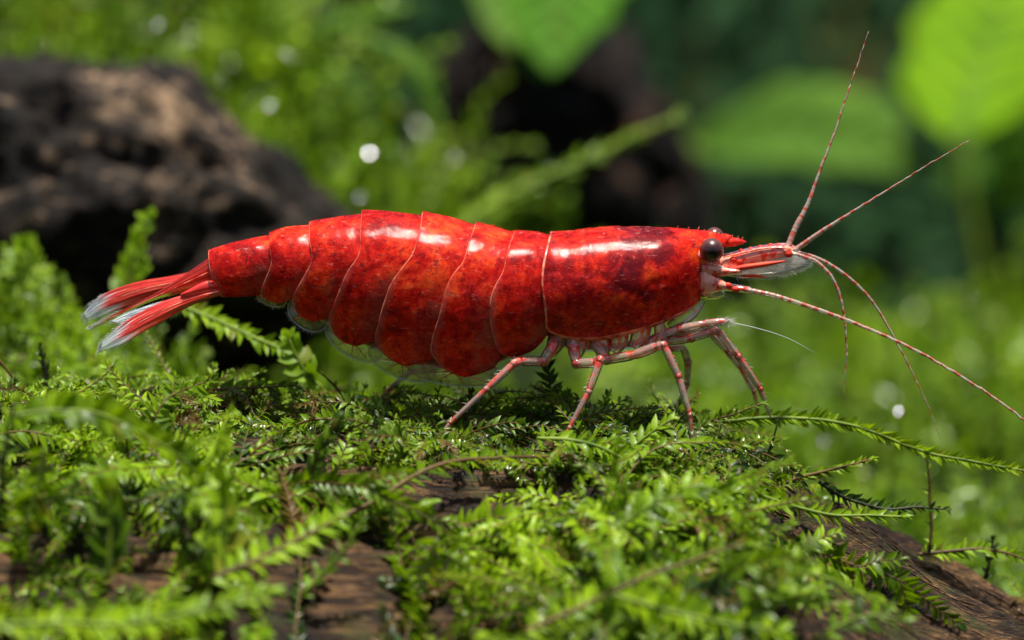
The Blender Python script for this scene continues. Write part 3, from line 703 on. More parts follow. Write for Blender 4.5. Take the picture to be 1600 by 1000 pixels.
HEADM = glassy('head_chitin', lambda k, o: k.mix(k.rng(k.noise(o, 5.5, 4, .6, .6), .46, .58), C(.86, .36, .25), C(.66, .04, .02)), lambda k, o: k.rng(k.noise(o, 5.5, 4, .6, .6), .44, .58, .82, .96), ior=1.15)
def _band(k, o):
    u, v = uvs(k)
    return k.rng(k.noise(k.n('CombineXYZ', in_0=0.0, in_1=k.math('MULTIPLY', v, 1.0), in_2=o if False else 0.0).outputs[0], 7.0, 2.5, .6), .43, .57)
ANT = glassy('antenna_banded', lambda k, o: k.mix(_band(k, o), C(.66, .55, .45), C(.46, .09, .05)), lambda k, o: k.rng(_band(k, o), 0, 1, .42, .8), .25)
HAIR = glassy('fine_bristle', lambda k, o: C(.85, .88, .86), lambda k, o: .5, .3)
k = NT('eye_surface'); o_ = k.n('TexCoord').outputs['Object']
nv = k.n('VectorMath', operation='DISTANCE'); k.put(nv.inputs[0], k.n('VectorMath', operation='NORMALIZE', in_0=o_).outputs[0]); nv.inputs[1].default_value = (.05, -.99, -.05)
ec = k.ramp(nv.outputs['Value'], [(.14, (.003, .002, .003)), (.3, (.02, .004, .005)), (.75, (.05, .012, .012)), (1.0, (.10, .03, .025))])
EYE = k.done(k.n('BsdfPrincipled', in_Base_Color=ec, in_Roughness=.3, in_Coat_Weight=.3, in_Coat_Roughness=.08, in_Normal=k.bump(k.noise(k.obj(), 60, 2), .05, .01)))
def _fin(k, o):
    u, v = uvs(k); st = k.noise(k.n('CombineXYZ', in_0=k.math('MULTIPLY', u, 7.0), in_1=k.math('MULTIPLY', v, 1.1), in_2=0.0).outputs[0], 1.6, 5, .65)
    return st, k.rng(k.math('ADD', v, k.math('MULTIPLY', k.math('SUBTRACT', st, .5), .5)), .88, 1.12)
def _finc(k, o):
    st, c = _fin(k, o); red = k.ramp(st, [(.34, (.22, .006, .006)), (.5, (.58, .02, .012)), (.6, (.70, .09, .04)), (.7, (.85, .42, .30))])
    return k.mix(c, red, k.mix(k.rng(st, .4, .6), C(.42, .55, .64), C(.88, .93, .96)))
def _fina(k, o):
    st, c = _fin(k, o); return k.mix(c, k.rng(st, .3, .7, .72, .95), k.rng(st, .4, .65, .16, .6))
FIN = glassy('red_fin', _finc, _fina, .2, ior=1.25)
# ------------------------------------------------------------------ the shrimp: body surface
top = curve([(300, 412), (326, 398), (345, 391), (380, 381), (420, 371), (450, 363), (483, 355), (520, 345), (565, 337), (600, 334.5), (640, 335), (660, 338), (700, 345), (743, 355), (770, 361), (805, 366.5), (835, 368), (858, 371), (880, 366), (910, 361), (950, 358), (1000, 357), (1050, 359), (1104, 364), (1140, 372)])
bot = curve([(300, 470), (345, 461), (407, 460), (440, 470), (490, 499), (556, 537), (634, 569), (730, 586), (780, 566), (850, 540), (907, 532), (960, 527), (1000, 518), (1050, 497), (1086, 475), (1110, 462), (1140, 440)])
wid = curve([(300, .22), (326, .32), (420, .46), (483, .62), (565, .84), (660, .98), (743, 1.0), (860, .90), (960, .90), (1030, .78), (1065, .62), (1092, .42), (1106, .30), (1125, .17), (1144, .07)])
def prof(s):
    s = np.clip(s, 0, 1.15)
    return np.where(s < .5, np.sqrt(np.clip(1 - (np.clip(.5 - s, 0, .5) / .5) ** 2.3, 0, 1)), 1 - .34 * (np.clip(s - .5, 0, .7) / .5) ** 2)
def skin(px, py, off):
    """points on the near half of the body (negative y), pushed outwards by off"""
    a, c = top(px), bot(px); s = np.clip((py - a) / (c - a), 0, 1.1)
    d = wid(px) * prof(s) + off * np.clip(s * 6, 0, 1)
    return px, py - 100 * off * np.clip(1 - 2.2 * s, -.3, 1), d
def both_sides(px, py, off):
    """grid (u, t) with t from the back down one side -> full grid over the back"""
    a, b_, d = skin(px, py, off)
    near = P(a, b_, -d); farr = P(a, b_, d)
    return np.concatenate([near[:, ::-1], farr[:, 1:]], 1)

# flesh inside, one continuous body from the tail root to the head
n, m = 90, 28
xs = np.linspace(344, 1128, n); th = np.linspace(0, 2 * np.pi, m, endpoint=False)
g = np.zeros((n, m, 3))
for i, x in enumerate(xs):
    a, c = float(top(x)), float(bot(x)); e = 9
    a += e; c -= 14 if x < 1000 else 6
    if x > 1085: a = 372 + (x - 1085) * .55; c = 468 - (x - 1085) * .35
    mid = (a + c) / 2; h = max((c - a) / 2, 6)
    g[i] = P(np.full(m, x), mid - h * np.sin(th), -(float(wid(x)) - .09) * np.cos(th))
k = NT('flesh'); o_ = k.obj(); f1 = k.noise(o_, 1.5, 6, .65, .8); f2 = k.noise(o_, 7, 5, .7, .5)
fcol = k.ramp(k.math('ADD', k.math('MULTIPLY', f1, .6), k.math('MULTIPLY', f2, .4)), [(.36, (.05, .003, .006)), (.46, (.40, .006, .004)), (.55, (.85, .05, .008)), (.66, (.95, .22, .05))])
FLESH = k.done(k.n('BsdfPrincipled', in_Base_Color=fcol, in_Roughness=.5, in_Subsurface_Weight=.3, in_Subsurface_Radius=(1, .2, .1), in_Subsurface_Scale=.15, in_Normal=k.bump(f2, .5, .05)))
mb = MB(); mb.grid(g, 0, None, True); mb.f += [tuple(range(m))[::-1], tuple((n - 1) * m + j for j in range(m))]; mb.m += [0, 0]
mb.build('body', FLESH, root)

def plate(name, rear, front, label=None, lift=.065, bulge=.035, nu=22, nt=44):
    R = catmull(rear, 200); F = catmull(front, 200)
    tt = np.linspace(0, 1, nt) ** 1.75
    pick = lambda q: np.stack([np.interp(tt, np.linspace(0, 1, 200), q[:, i]) for i in (0, 1)], 1)
    R, F = pick(R), pick(F)
    u = np.r_[0, .010, .04, np.linspace(.09, 1, nu - 3)]
    q = R[None] * (1 - u)[:, None, None] + F[None] * u[:, None, None]
    off = (lift * np.clip(1 - u, 0, 1) ** 1.6 + bulge * np.sin(np.pi * u) ** .7)[:, None] * np.ones(nt)[None]
    off = off + .007 * fbm(q[..., 0] * .022, q[..., 1] * .022, 5, 3) + .006 * fbm(q[..., 0] * .09, q[..., 1] * .09, 7, 2)
    g = both_sides(q[..., 0], q[..., 1], off)
    uu = np.broadcast_to(u[:, None], (len(u), g.shape[1])); tv = np.concatenate([tt[::-1], tt[1:]]); tv = np.broadcast_to(tv[None], uu.shape)
    mb = MB(); mb.grid(g, 0, np.stack([uu, tv], -1))
    w_ = g.shape[1] - 1
    mb.m = [1 if (i // w_) == 0 else 0 for i in range(len(mb.f))]
    ob = mb.build(name, [SHELL, RIM], root)
    md = ob.modifiers.new('thickness', 'SOLIDIFY'); md.thickness = .018; md.offset = -1
    if label: ob['label'] = label
    return ob
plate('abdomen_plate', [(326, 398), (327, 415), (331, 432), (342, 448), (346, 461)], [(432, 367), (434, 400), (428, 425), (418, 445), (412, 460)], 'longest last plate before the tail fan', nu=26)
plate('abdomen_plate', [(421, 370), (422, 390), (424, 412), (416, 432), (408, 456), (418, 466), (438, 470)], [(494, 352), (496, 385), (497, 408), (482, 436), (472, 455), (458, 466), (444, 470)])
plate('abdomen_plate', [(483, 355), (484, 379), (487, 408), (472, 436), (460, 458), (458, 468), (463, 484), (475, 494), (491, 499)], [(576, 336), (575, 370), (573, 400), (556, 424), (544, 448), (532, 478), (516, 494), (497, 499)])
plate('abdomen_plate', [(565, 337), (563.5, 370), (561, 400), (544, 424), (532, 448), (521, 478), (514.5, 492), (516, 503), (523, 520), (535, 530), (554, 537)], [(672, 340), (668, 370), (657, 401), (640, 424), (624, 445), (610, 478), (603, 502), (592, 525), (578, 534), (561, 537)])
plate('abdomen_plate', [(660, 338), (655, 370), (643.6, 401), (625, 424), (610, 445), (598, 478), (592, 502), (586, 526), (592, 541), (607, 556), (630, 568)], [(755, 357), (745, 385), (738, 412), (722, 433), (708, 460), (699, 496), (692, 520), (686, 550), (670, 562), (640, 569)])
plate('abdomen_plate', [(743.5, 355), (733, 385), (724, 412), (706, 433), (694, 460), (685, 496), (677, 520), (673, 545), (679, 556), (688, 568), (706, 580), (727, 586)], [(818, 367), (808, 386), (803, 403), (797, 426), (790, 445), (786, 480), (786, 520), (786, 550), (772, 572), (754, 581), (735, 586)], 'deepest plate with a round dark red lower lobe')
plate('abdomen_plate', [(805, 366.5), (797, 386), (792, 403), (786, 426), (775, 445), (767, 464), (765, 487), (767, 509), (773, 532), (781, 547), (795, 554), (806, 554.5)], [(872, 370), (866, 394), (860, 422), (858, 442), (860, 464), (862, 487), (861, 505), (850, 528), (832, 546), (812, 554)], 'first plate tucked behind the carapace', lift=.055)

# carapace: a patch between its four edge lines
def coons(Lf, Rg, Tp, Bt, nu, nt, pw=1.7):
    tt = np.linspace(0, 1, nt) ** pw; u = np.r_[0, .012, .024, np.linspace(.045, 1, nu - 3)]
    at = lambda c, s: np.stack([np.interp(s, np.linspace(0, 1, len(c)), c[:, i]) for i in (0, 1)], -1)
    l, r_, t_, b_ = at(catmull(Lf, 200), tt), at(catmull(Rg, 200), tt), at(catmull(Tp, 200), u), at(catmull(Bt, 200), u)
    U = u[:, None, None]; T_ = tt[None, :, None]
    return (1 - U) * l[None] + U * r_[None] + (1 - T_) * t_[:, None] + T_ * b_[:, None] - ((1 - U) * (1 - T_) * l[0] + U * (1 - T_) * r_[0] + (1 - U) * T_ * l[-1] + U * T_ * r_[-1]), u, tt
Lf = [(860, 371), (853, 394), (847, 420), (845.5, 442), (848, 464), (851, 487), (852, 508), (858, 517)]
Rg = [(1144, 371), (1131, 382), (1114, 380), (1101, 384), (1094, 392), (1090, 404), (1094, 414), (1090, 427), (1092, 445), (1094, 462), (1088, 473)]
Tp = [(860, 371), (880, 366), (910, 361), (950, 358), (1000, 357), (1050, 359), (1104, 364.5), (1126, 367.5), (1144, 371)]
Bt = [(858, 517), (879, 526.5), (907, 531.5), (935, 530.5), (960, 526.5), (994, 518), (1028, 506), (1050, 497), (1070, 487), (1088, 473)]
q, u, tt = coons(Lf, Rg, Tp, Bt, 64, 46)
off = (.055 * np.clip(1 - u * 7, 0, 1) ** 1.6 + .02)[:, None] + .006 * fbm(q[..., 0] * .02, q[..., 1] * .02, 8, 3)
# the groove that runs forward from the rear edge
gl = catmull([(847, 427), (890, 425), (924, 427), (955, 441), (989, 458), (1005, 455), (1016, 443), (1034, 440)], 90)
dg = np.sqrt(((q[:, :, None, :] - gl[None, None]) ** 2).sum(-1)).min(-1)
off = off - .016 * np.exp(-(dg / 3.5) ** 2)
g = both_sides(q[..., 0], q[..., 1], off)
mb = MB(); uu = np.broadcast_to(u[:, None], g.shape[:2]); tv = np.broadcast_to(np.concatenate([tt[::-1], tt[1:]])[None], g.shape[:2])
mb.grid(g, 0, np.stack([uu, tv], -1)); w_ = g.shape[1] - 1; hgt = len(mb.f) // w_
mb.m = [1 if (i // w_ == 0 or i % w_ in (0, w_ - 1)) else 0 for i in range(len(mb.f))]
ob = mb.build('carapace', [CARA, RIM], root); md = ob.modifiers.new('thickness', 'SOLIDIFY'); md.thickness = .02; md.offset = -1
ob['label'] = 'smooth red shell over head and chest with dark maroon patches'
cara = ob
def on_skin(pts, off=.03, n=40):
    c = catmull(pts, n); a, b_, d = skin(c[:, 0], c[:, 1], np.full(n, off)); return P(a, b_, -d)
for pts, r in (([(1063, 434), (1074, 427), (1087, 426)], .009),):
    mb = MB(); mb.tube(on_skin(pts, .031), [r * .2, r * .55, r * .2], 5); mb.build('shell_ridge', RIM, cara)
def rost():
    xs_ = np.linspace(1046, 1167, 34); tp = np.interp(xs_, [1046, 1104, 1131, 1158, 1167], [358, 363.5, 367.5, 373, 377.5]); bt = np.interp(xs_, [1046, 1092, 1110, 1135, 1151, 1167], [366, 378, 383, 386.5, 384.5, 378.5])
    w2 = np.interp(xs_, [1046, 1092, 1120, 1167], [.36, .26, .13, .015]); th = np.linspace(0, 2 * np.pi, 14, endpoint=False); g = np.zeros((34, 14, 3))
    for i in range(34):
        mid = (tp[i] + bt[i]) / 2; h = (bt[i] - tp[i]) / 2
        g[i] = P(np.full(14, xs_[i]), mid - h * np.sin(th), -w2[i] * np.cos(th) * np.where(np.sin(th) > 0, 1 - .55 * np.sin(th), 1))
    mb = MB(); mb.grid(g, 0, None, True); mb.f += [tuple(13 * 0 + j for j in range(14))[::-1], tuple(33 * 14 + j for j in range(14))]; mb.m += [0, 0]
    return mb.build('rostrum', CARA, root)
ro = rost()
mb = MB()
for x, l in ((1056, 6), (1073, 6), (1088, 8), (1098, 5), (1110, 3), (1122, 3), (1134, 3), (1143, 3), (1152, 3), (1159, 3)):
    y0 = float(np.interp(x, [1046, 1104, 1131, 1158], [358, 363.5, 367.5, 373])); mb.tube(P([x, x + l * .6], [y0 + 2, y0 - l], [0, 0]), [.014, .003], 5)
mb.build('rostrum_tooth', RIM, ro)

# ------------------------------------------------------------------ hairs
def hairs(mb, bases, dirs, length, r=.006, jit=.25, bend=.0):
    for p, d in zip(bases, dirs):
        d = unit(np.asarray(d) + jit * rng.normal(size=3)); L = length * rng.uniform(.6, 1.15)
        p = np.asarray(p); mb.tube([p, p + d * L * .5, p + d * L + np.array([0, 0, -bend * L])], [r, r * .7, r * .15], 3, cap=False)
def v3(dx, dy, dz=0): return np.array([dx, dz, -dy], float)      # a direction given in photo pixels (y down)

# ------------------------------------------------------------------ tail fan
def fin(name, edge_up, edge_lo, y, clear_from, label, hair=.16, curlz=.06, ridge=True, hn=60, all_clear=False):
    """blade between two edge lines that run from root to tip, thin lens section with ribs"""
    A = catmull(edge_up, 40); B = catmull(edge_lo, 40); u = np.linspace(0, 1, 13)
    yv = np.linspace(y[0], y[1], 40)
    q = A[:, None] * (1 - u)[None, :, None] + B[:, None] * u[None, :, None]
    dep = .055 * np.sin(np.pi * u)[None] * np.linspace(1, .35, 40)[:, None] + curlz * (u - .5)[None] + .004 * np.sin(u * 22)[None]
    fr = P(q[..., 0], q[..., 1], yv[:, None] - dep); bk = P(q[..., 0], q[..., 1], yv[:, None] + .6 * np.abs(dep) * .5 + .02)
    mb = MB(); t = np.linspace(0, 1, 40)
    cut = clear_from + .06 + .10 * np.cos((u - .5) * 5) ** 2
    uvg = np.stack([np.broadcast_to(u[None], (40, 13)), t[:, None] / cut[None]], -1)
    mb.grid(fr, 0, uvg); mb.grid(bk[:, ::-1], 0, uvg[:, ::-1])
    ob = mb.build(name, [FIN, FINC], root); ob['label'] = label
    if ridge:
        r_ = MB(); mid = P((A * .55 + B * .45)[:34, 0], (A * .55 + B * .45)[:34, 1], yv[:34] - .075); r_.tube(mid, [.014, .008, .004], 6); r_.build('rib', RIM, ob)
    h = MB(); tipA = P(A[:, 0], A[:, 1], yv); tipB = P(B[:, 0], B[:, 1], yv)
    T = unit(tipA[-1] - tipA[-8])
    idx = rng.integers(29, 40, hn); w3 = rng.random(hn)
    end = [tipA[i] if w > .5 else tipB[i] for i, w in zip(idx, w3)]
    sdn = unit(tipB[25] - tipA[25])
    dr = [T + (.45 if w <= .5 else -.45) * sdn for w in w3]
    hairs(h, end, dr, hair * .5, .0026, .07)
    ee = [tipA[-1] * (1 - w) + tipB[-1] * w for w in np.linspace(0, 1, 40)]; hairs(h, ee, [T] * 40, hair * .7, .003, .06)
    lo = rng.integers(6, 30, 22); hairs(h, [tipB[i] for i in lo], [T * .6 + sdn] * 22, hair * .4, .0028, .1)
    h.build('bristle_fringe', HAIR, ob)
    return ob
fin('tail_fin', [(300, 424), (262, 432), (225, 438), (195, 446), (163, 459), (142, 475), (131, 489)], [(310, 446), (270, 456), (232, 467), (195, 480), (170, 490), (153, 497), (138, 501)], (.30, .55), .70, 'upper far tail fin with a clear grey tip')
fin('tail_fin', [(335, 451), (295, 461), (255, 470), (215, 482), (190, 492), (174, 501)], [(338, 456), (300, 471), (262, 485), (230, 498), (210, 504), (190, 506)], (-.10, -.14), .42, 'narrow inner tail fin, mostly clear', hair=.08, hn=20)
fin('telson', [(327, 402), (300, 421), (275, 438), (240, 460), (200, 480), (165, 497), (141, 509)], [(344, 446), (312, 452), (280, 459), (240, 470), (205, 485), (178, 499), (146, 513)], (.0, -.05), .80, 'pointed middle tail plate', hair=.12, curlz=-.1)
fin('tail_fin', [(342, 450), (310, 456), (275, 464), (245, 475), (210, 493), (182, 513), (160, 534)], [(344, 462), (315, 471), (285, 485), (250, 505), (222, 520), (192, 537), (157, 549)], (-.28, -.45), .72, 'lower near tail fin ending in a pale feathery tip', hair=.17, hn=90)


# ------------------------------------------------------------------ legs
def leg(path, rad, y, label, hair=True, joints=(), name='leg'):
    pts = np.array(path, float); yy = np.interp(np.linspace(0, 1, len(pts)), np.linspace(0, 1, len(y)), y)
    p3 = P(pts[:, 0], pts[:, 1], yy)
    # segments: straight between the joints, a slight waist at each
    P_, R_, V_ = [], [], []
    for i in range(len(pts) - 1):
        t = np.linspace(0, 1, 9)[: (9 if i == len(pts) - 2 else 8)]
        P_.append(p3[i] * (1 - t)[:, None] + p3[i + 1] * t[:, None])
        V_.append(i + np.clip(t, .0, .999)); R_.append((rad[i] * (1 - t) + rad[i + 1] * t) / 136 * (1 - .20 * (np.abs(t - .5) * 2) ** 5))
    P_ = np.vstack(P_); R_ = np.concatenate(R_); R_[-2:] *= (.7, .3)
    # round the corners a little
    Q = P_.copy(); Q[1:-1] = .25 * P_[:-2] + .5 * P_[1:-1] + .25 * P_[2:]
    mb = MB(); mb.tube(Q, R_, 12, vv=np.concatenate(V_)); mb.tube(Q, R_ * .48, 6, 1); ob = mb.build(name, [LEG, CORE], root); ob['label'] = label
    for j in joints:
        b_ = MB(); r = rad[j] / 128 * .98; d = unit(p3[min(j + 1, len(p3) - 1)] - p3[j - 1])
        b_.tube([p3[j] - d * r * .8, p3[j] - d * r * .3, p3[j] + d * r * .3, p3[j] + d * r * .8], [r * .7, r * 1.02, r * 1.0, r * .66], 10); b_.build('joint', JOINT, ob)
    if hair:
        h = MB(); n = len(Q); s0 = n // 3
        idx = rng.integers(s0, n - 1, 46); T = unit(np.gradient(Q, axis=0))
        bs, ds = [], []
        for i in idx:
            sd_ = unit(np.cross(T[i], [0, -1, 0])) * rng.choice([-1, 1]); bs.append(Q[i] + sd_ * R_[i] * .9); ds.append(sd_ + T[i] * .8)
        hairs(h, bs, ds, .07, .0035); h.build('bristle', HAIR, ob)
    return ob
# far side first
leg([(745, 575), (690, 572), (640, 582), (612, 604), (580, 640)], [8, 8, 7, 5, 2.5], (.5, 1.3), 'faint far hind leg under the belly', False, (2,))
leg([(1000, 530), (1048, 545), (1068, 543), (1075, 566), (1074, 600), (1062, 628), (1052, 636)], [9, 8, 8, 8.5, 6, 4, 2], (.5, .9), 'far middle leg folded behind the third leg', True, (3, 4))
leg([(1020, 528), (1060, 524), (1110, 518), (1140, 552), (1158, 575), (1178, 612), (1186, 652)], [9, 10, 10, 8, 7, 5.2, 2.6], (.4, .75), 'far front leg just behind the near front leg', True, (2, 3, 5))
# near side
leg([(868, 525), (862, 545), (849, 565), (812, 564), (803, 568), (760, 608), (704, 660), (674, 698)], [12, 14, 11, 11, 9, 7, 5, 2], (-.5, -.62, -.7, -.8, -.9, -1.0, -1.05, -1.1), 'rear walking leg reaching back to the moss', True, (2, 4, 5, 6))
leg([(893, 522), (896, 545), (901, 568), (932, 567), (938, 562), (920, 612), (890, 668), (866, 712)], [13, 14, 11, 11, 9.5, 7.5, 5, 2], (-.5, -.62, -.72, -.82, -.9, -1.0, -1.1, -1.15), 'second walking leg bent at a high knee', True, (2, 4, 5, 6))
leg([(925, 530), (948, 562), (990, 555), (1028, 541), (1037, 539), (1060, 588), (1078, 648), (1081, 694)], [12, 11, 11, 11, 8.5, 8, 6, 2.5], (-.45, -.6, -.75, -.85, -.9, -.95, -1.0, -1.0), 'third walking leg straight down in front', True, (1, 4, 5, 6))
leg([(1000, 545), (1042, 533), (1080, 528), (1112, 518), (1120, 516), (1154, 557), (1188, 608), (1205, 655)], [10, 11, 10, 10, 9, 8.5, 6.5, 2.5], (-.3, -.35, -.35, -.35, -.35, -.3, -.2, -.1), 'near front leg reaching forward to the arching stem', True, (2, 4, 5, 6))
ml = leg([(1010, 540), (1030, 524), (1062, 514), (1100, 506), (1128, 502), (1138, 504)], [8, 9, 9.5, 9, 8, 5], (-.45, -.45, -.45, -.45, -.45, -.45), 'feeding leg held level under the head with a hairy tip', True, (2,), 'feeding_leg')
h = MB(); hairs(h, [P(rng.uniform(1118, 1140), rng.uniform(497, 510), -.45) for _ in range(46)], [v3(1, rng.uniform(-.5, .6)) for _ in range(46)], .14, .005); h.build('bristle_tuft', HAIR, ml)
mb = MB(); c = catmull([(1136, 503), (1180, 512), (1230, 528), (1275, 552)], 24); mb.tube(P(c[:, 0], c[:, 1], np.full(24, -.4)), [.007, .005, .002], 5); mb.build('feeler', HAIR, ml)
# hips between shell and legs
for hp, hr in (([(874, 515), (869, 535), (860, 552)], (.13, .15, .10)), ([(905, 524), (903, 540), (900, 556)], (.15, .16, .10)), ([(933, 522), (940, 540), (943, 556)], (.14, .15, .10)), ([(968, 517), (966, 535), (958, 550)], (.15, .15, .09)), ([(1004, 508), (1000, 525), (990, 544)], (.15, .15, .09)), ([(1028, 500), (1032, 517), (1034, 538)], (.08, .10, .09))):
    c = catmull(hp, 12); mb = MB(); mb.tube(P(c[:, 0], c[:, 1], np.full(12, -.46)), hr, 12); mb.build('hip', LEG, root)
# chest floor seen below the carapace
mb = MB(); c = np.array([(860, 524), (900, 536), (950, 537), (1000, 530), (1040, 514), (1070, 500), (1098, 474)], float); c = catmull(c, 30)
u = np.linspace(-1, 1, 9); g = P(c[:, 0][:, None] + 0 * u[None], c[:, 1][:, None] + 12 * (1 - np.abs(u[None]) ** 3), (u[None] * np.linspace(.62, .36, 30)[:, None])); mb.grid(g); mb.build('chest_floor', CLEAR, root)

# ------------------------------------------------------------------ swimmerets under the abdomen
def swim(cx, cy, rx, ry, rot, y, label):
    th = np.linspace(0, 2 * np.pi, 28, endpoint=False); rr = np.linspace(.02, 1, 7)
    a = math.radians(rot); X_ = rr[:, None] * np.cos(th)[None] * rx; Y2 = rr[:, None] * np.sin(th)[None] * ry
    px = cx + X_ * math.cos(a) - Y2 * math.sin(a); py = cy + X_ * math.sin(a) + Y2 * math.cos(a)
    yy = y + .12 * rr[:, None] ** 2 + .03 * np.sin(5 * th)[None] * rr[:, None]
    mb = MB(); g = P(px, py, yy); mb.grid(g, 0, None, True); ob = mb.build('swimmeret', CLEAR, root); ob['label'] = label
    md = ob.modifiers.new('thickness', 'SOLIDIFY'); md.thickness = .02
    e_ = MB(); e_.tube(np.vstack([g[-1], g[-1][:1]]), [.006], 5, cap=False); e_.build('rim', HAIR, ob)
    for q_ in (3, 6, 9, 12):
        e_ = MB(); e_.tube(g[1:6, q_] + np.array([0, -.02, 0]), [.010, .004], 5); e_.build('vein', RIM, ob)
    h = MB(); ed = g[-1]; sel = [i for i in range(28) if py[-1, i] > cy]; bs = [ed[i] * (1 - w) + ed[(i + 1) % 28] * w for i in sel for w in (0, .33, .66)]
    hairs(h, bs, [unit(p - g[0, 0]) + np.array([-.5, 0, 0]) for p in bs], .07, .004); h.build('bristle_fringe', HAIR, ob)
for a in ((424, 466, 24, 12, 18, -.30, 'smallest clear swimmeret under the tail'), (480, 492, 34, 22, 35, -.42, 'second clear swimmeret from the tail'), (552, 533, 50, 24, 32, -.5, 'middle clear swimmeret'), (628, 566, 56, 25, 22, -.55, 'fourth clear swimmeret from the tail'), (712, 580, 74, 23, 6, -.55, 'largest clear swimmeret behind the rear leg')):
    swim(*a)
# clear belly skin between the swimmerets
mb = MB(); c = catmull([(440, 474), (480, 505), (540, 542), (600, 570), (670, 592), (740, 597), (790, 580), (835, 552)], 44); u = np.linspace(-1, 1, 13)
ap = np.interp(np.linspace(0, 1, 44), [0, .3, .7, 1], [.25, .5, .6, .45])
g = P(c[:, 0][:, None] + 0 * u[None], c[:, 1][:, None] - 30 * np.abs(u[None]) ** 2.2 + 0 * ap[:, None], u[None] * ap[:, None]); mb.grid(g + np.array([0, 0, .18])); mb.build('belly_skin', CLEAR, root)

# ------------------------------------------------------------------ head
def eye(px, py, y, r, label):
    c = P(px, py, y); mb = MB(); mb.ball(c, (r, r, r), 0, 32, 20)
    ob = mb.build('eye', EYE, root); me = ob.data
    for v in me.vertices: v.co -= Vector(c - SHR)
    ob.location = Vector(c - SHR); ob['label'] = label; return ob
eye(1112, 391, -.42, .19, 'near round black-brown eye')
eye(1116, 370, .36, .15, 'far eye peeping over the rostrum')
mb = MB(); mb.tube(P([1086, 1098, 1110], [405, 401, 396], [-.22, -.32, -.38]), [.15, .16, .14], 14); mb.build('eye_stalk', HEADM, root)
mb = MB(); mb.tube(P([1086, 1100, 1113], [392, 384, 376], [.15, .25, .33]), [.13, .13, .12], 12); mb.build('eye_stalk', HEADM, root)
def lens(name, up, lo, y, mat, th=.12, label=None, mats=None):
    A = catmull(up, 30); B = catmull(lo, 30); u = np.linspace(0, 2 * np.pi, 14, endpoint=False)
    mid = (A + B) / 2; hh = (B - A) / 2
    px = mid[:, 0][:, None] - hh[:, 0][:, None] * np.sin(u)[None]; py = mid[:, 1][:, None] - hh[:, 1][:, None] * np.sin(u)[None]
    yv = np.interp(np.linspace(0, 1, 30), np.linspace(0, 1, len(y)), y)[:, None] - th * np.cos(u)[None] * np.interp(np.linspace(0, 1, 30), [0, .15, .85, 1], [.5, 1, 1, .3])[:, None]
    mb = MB(); mb.grid(P(px, py, yv), 0, None, True); mb.f += [tuple(range(14))[::-1], tuple(29 * 14 + j for j in range(14))]; mb.m += [0, 0]
    ob = mb.build(name, mat, root)
    if label: ob['label'] = label
    return ob
# cheek and mouth parts in front of the carapace
mb = MB(); mb.ball(P(1102, 438, -.12), (.18, .34, .30), 0, 20, 14); mb.build('cheek', HEADM, root)
for pu, pl_, yy in (([(1094, 408), (1118, 412), (1140, 418), (1160, 420)], [(1096, 428), (1118, 432), (1140, 431), (1160, 426)], (-.34, -.38)), ([(1094, 424), (1112, 428), (1128, 436), (1140, 444)], [(1094, 456), (1110, 458), (1126, 455), (1140, 452)], (-.36, -.38))):
    lens('head_joint', pu, pl_, yy, HEADM, .10)
mb = MB(); mb.ball(P(1112, 458, -.15), (.22, .2, .10), 0, 18, 10); mb.build('mouthpart', CLEAR, root)
c = catmull([(1098, 470), (1085, 486), (1068, 498), (1045, 510)], 16); mb = MB(); mb.tube(P(c[:, 0], c[:, 1], np.full(16, -.3)), [.05, .09, .1, .06], 8); mb.build('mouthpart', CLEAR, root)
# antennule stalks (near, far)
sc_ = lens('antenna_scale', [(1128, 418), (1160, 413), (1200, 405), (1238, 394), (1258, 399), (1269, 408)], [(1128, 430), (1162, 435), (1204, 433), (1240, 426), (1260, 417), (1270, 411)], (-.24, -.26), SCALE, .03, 'clear paddle-shaped scale beside the feelers')
lens('antenna_scale', [(1128, 416), (1160, 409), (1200, 400), (1235, 392), (1255, 394), (1266, 401)], [(1128, 428), (1162, 430), (1204, 428), (1240, 420), (1256, 412), (1266, 404)], (.25, .40), SCALE, .035, 'far clear paddle-shaped scale')
h = MB(); lo = catmull([(1150, 434), (1204, 433), (1240, 426), (1262, 416), (1269, 408)], 60); hairs(h, P(lo[:, 0], lo[:, 1], np.full(60, -.34)), [v3(.6, .8)] * 60, .075, .004); h.build('bristle_fringe', HAIR, sc_)
pd = lens('antennule_stalk', [(1112, 402), (1140, 397), (1170, 388), (1200, 383.5), (1226, 381.5), (1238, 386)], [(1114, 426), (1150, 421), (1180, 413), (1210, 408), (1230, 403), (1240, 397)], (-.18, -.2), HEADM, .12, 'spotted red and clear stalk carrying the feelers')
lens('antennule_stalk', [(1114, 400), (1142, 394), (1172, 386), (1202, 381), (1230, 379), (1246, 386)], [(1116, 415), (1150, 410), (1180, 404), (1210, 399), (1234, 397), (1248, 394)], (.12, .16), HEADM, .10, 'far stalk carrying feelers')
RED = stem_mat('red_pigment', (.45, .012, .008), (.68, .06, .02))
for p_, r in (((1146, 406), .055), ((1155, 409), .05), ((1158, 392), .035), ((1173, 389), .035), ((1188, 386), .035), ((1232, 396.5), .06), ((1143, 398), .03), ((1204, 384), .04), ((1216, 383), .035)):
    mb = MB(); mb.ball(P(p_[0], p_[1], -.29 if r > .045 else -.19), (r * 1.15, r * .6, r), 0, 12, 8); mb.build('red_spot', RED, pd)
c = catmull([(1136, 423), (1160, 418), (1195, 413), (1227, 408)], 20); mb = MB(); mb.tube(P(c[:, 0], c[:, 1], np.full(20, -.40)), [.035, .045, .04, .012], 8); mb.build('red_stripe', RED, sc_)
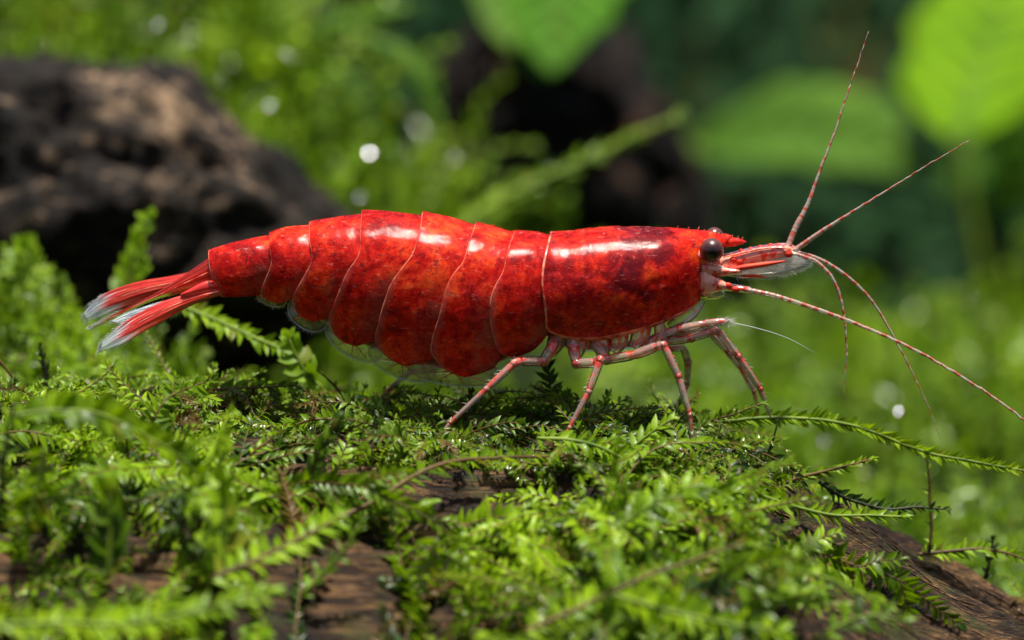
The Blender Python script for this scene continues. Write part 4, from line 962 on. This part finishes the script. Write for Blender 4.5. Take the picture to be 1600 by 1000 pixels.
c = catmull([(1160, 431), (1180, 431), (1198, 433.5)], 10); mb = MB(); mb.tube(P(c[:, 0], c[:, 1], np.full(10, -.38)), [.02, .028, .006], 6); mb.build('red_stripe', RED, sc_)
c = catmull([(1130, 402), (1165, 394), (1205, 387), (1236, 389)], 20); mb = MB(); mb.tube(P(c[:, 0], c[:, 1], np.full(20, -.31)), [.012, .014, .012], 6); mb.build('pale_ridge', RIM, pd)
lens('tail_fin_base', [(346, 440), (330, 437), (315, 441), (298, 450), (282, 459)], [(346, 458), (330, 459), (315, 460), (298, 462), (282, 463)], (-.24, -.34), FIN, .07)
ap_ = lens('antenna_stalk', [(1104, 436), (1130, 440), (1150, 444), (1174, 448)], [(1104, 458), (1130, 455), (1150, 456), (1172, 459)], (-.28, -.36), HEADM, .10, 'thick jointed base of the longest antenna')
for p_ in ((1150, 452), (1137, 446)):
    mb = MB(); mb.ball(P(*p_, -.43), (.07, .04, .05), 0, 12, 8); mb.build('red_spot', RED, ap_)
h = MB(); hairs(h, [P(rng.uniform(1110, 1140), rng.uniform(456, 462), -.2) for _ in range(26)], [v3(.7, .6)] * 26, .09, .004); h.build('bristle', HAIR, ap_)
def antenna(label, path, rad, y, n=90):
    c = catmull(path, n); yy = np.linspace(y[0], y[1], n)
    p = P(c[:, 0], c[:, 1], yy); p = p + (.012 * np.linspace(0, 1, n)[:, None]) * np.stack([fbm(np.arange(n) * .35 + path[-1][0], q * 7., 1., 2) for q in range(3)], 1); r = np.interp(np.linspace(0, 1, n), np.linspace(0, 1, len(rad)), rad) / 122
    r = r * (1 + .10 * np.sin(np.arange(n) * 2.4)); mb = MB(); mb.tube(p, r, 7); ob = mb.build('antenna', ANT, root); ob['label'] = label
antenna('upright banded feeler reaching to the top', [(1230, 388), (1244, 354), (1263, 317), (1282, 264), (1306, 201), (1325, 143), (1345, 85), (1356, 50)], [6.5, 6.2, 4.2, 3, 2.4, 2, 1.6, 1.1, .6], (-.1, .35), 140)
antenna('straight feeler slanting up to the right', [(1240, 392), (1286, 360), (1337, 328), (1400, 289), (1462, 250), (1514, 219)], [5.5, 4.6, 3, 2.2, 1.6, 1.2, .8], (-.2, -.5), 120)
antenna('short feeler curving down in front', [(1236, 395), (1256, 401), (1277, 410), (1300, 434), (1314, 469), (1320, 502), (1323, 544), (1321, 582), (1318, 625)], [4.2, 4, 3.6, 3, 2.4, 1.8, 1.1, .5], (-.25, -.3), 120)
antenna('longer feeler arching down to the right', [(1240, 393), (1273, 402), (1306, 419), (1342, 448), (1372, 484), (1399, 532), (1420, 571), (1447, 628), (1472, 692)], [4.2, 3.6, 3, 2.6, 2, 1.5, 1.0, .5], (.15, .3), 130)
antenna('longest antenna sweeping down past the right edge', [(1168, 453), (1210, 462), (1255, 476), (1315, 497), (1399, 532), (1468, 568), (1540, 613), (1600, 656), (1680, 722)], [5.2, 4.4, 3.8, 3.3, 2.9, 2.6, 2.4, 2.0, 1.4], (-.38, -.9), 160)
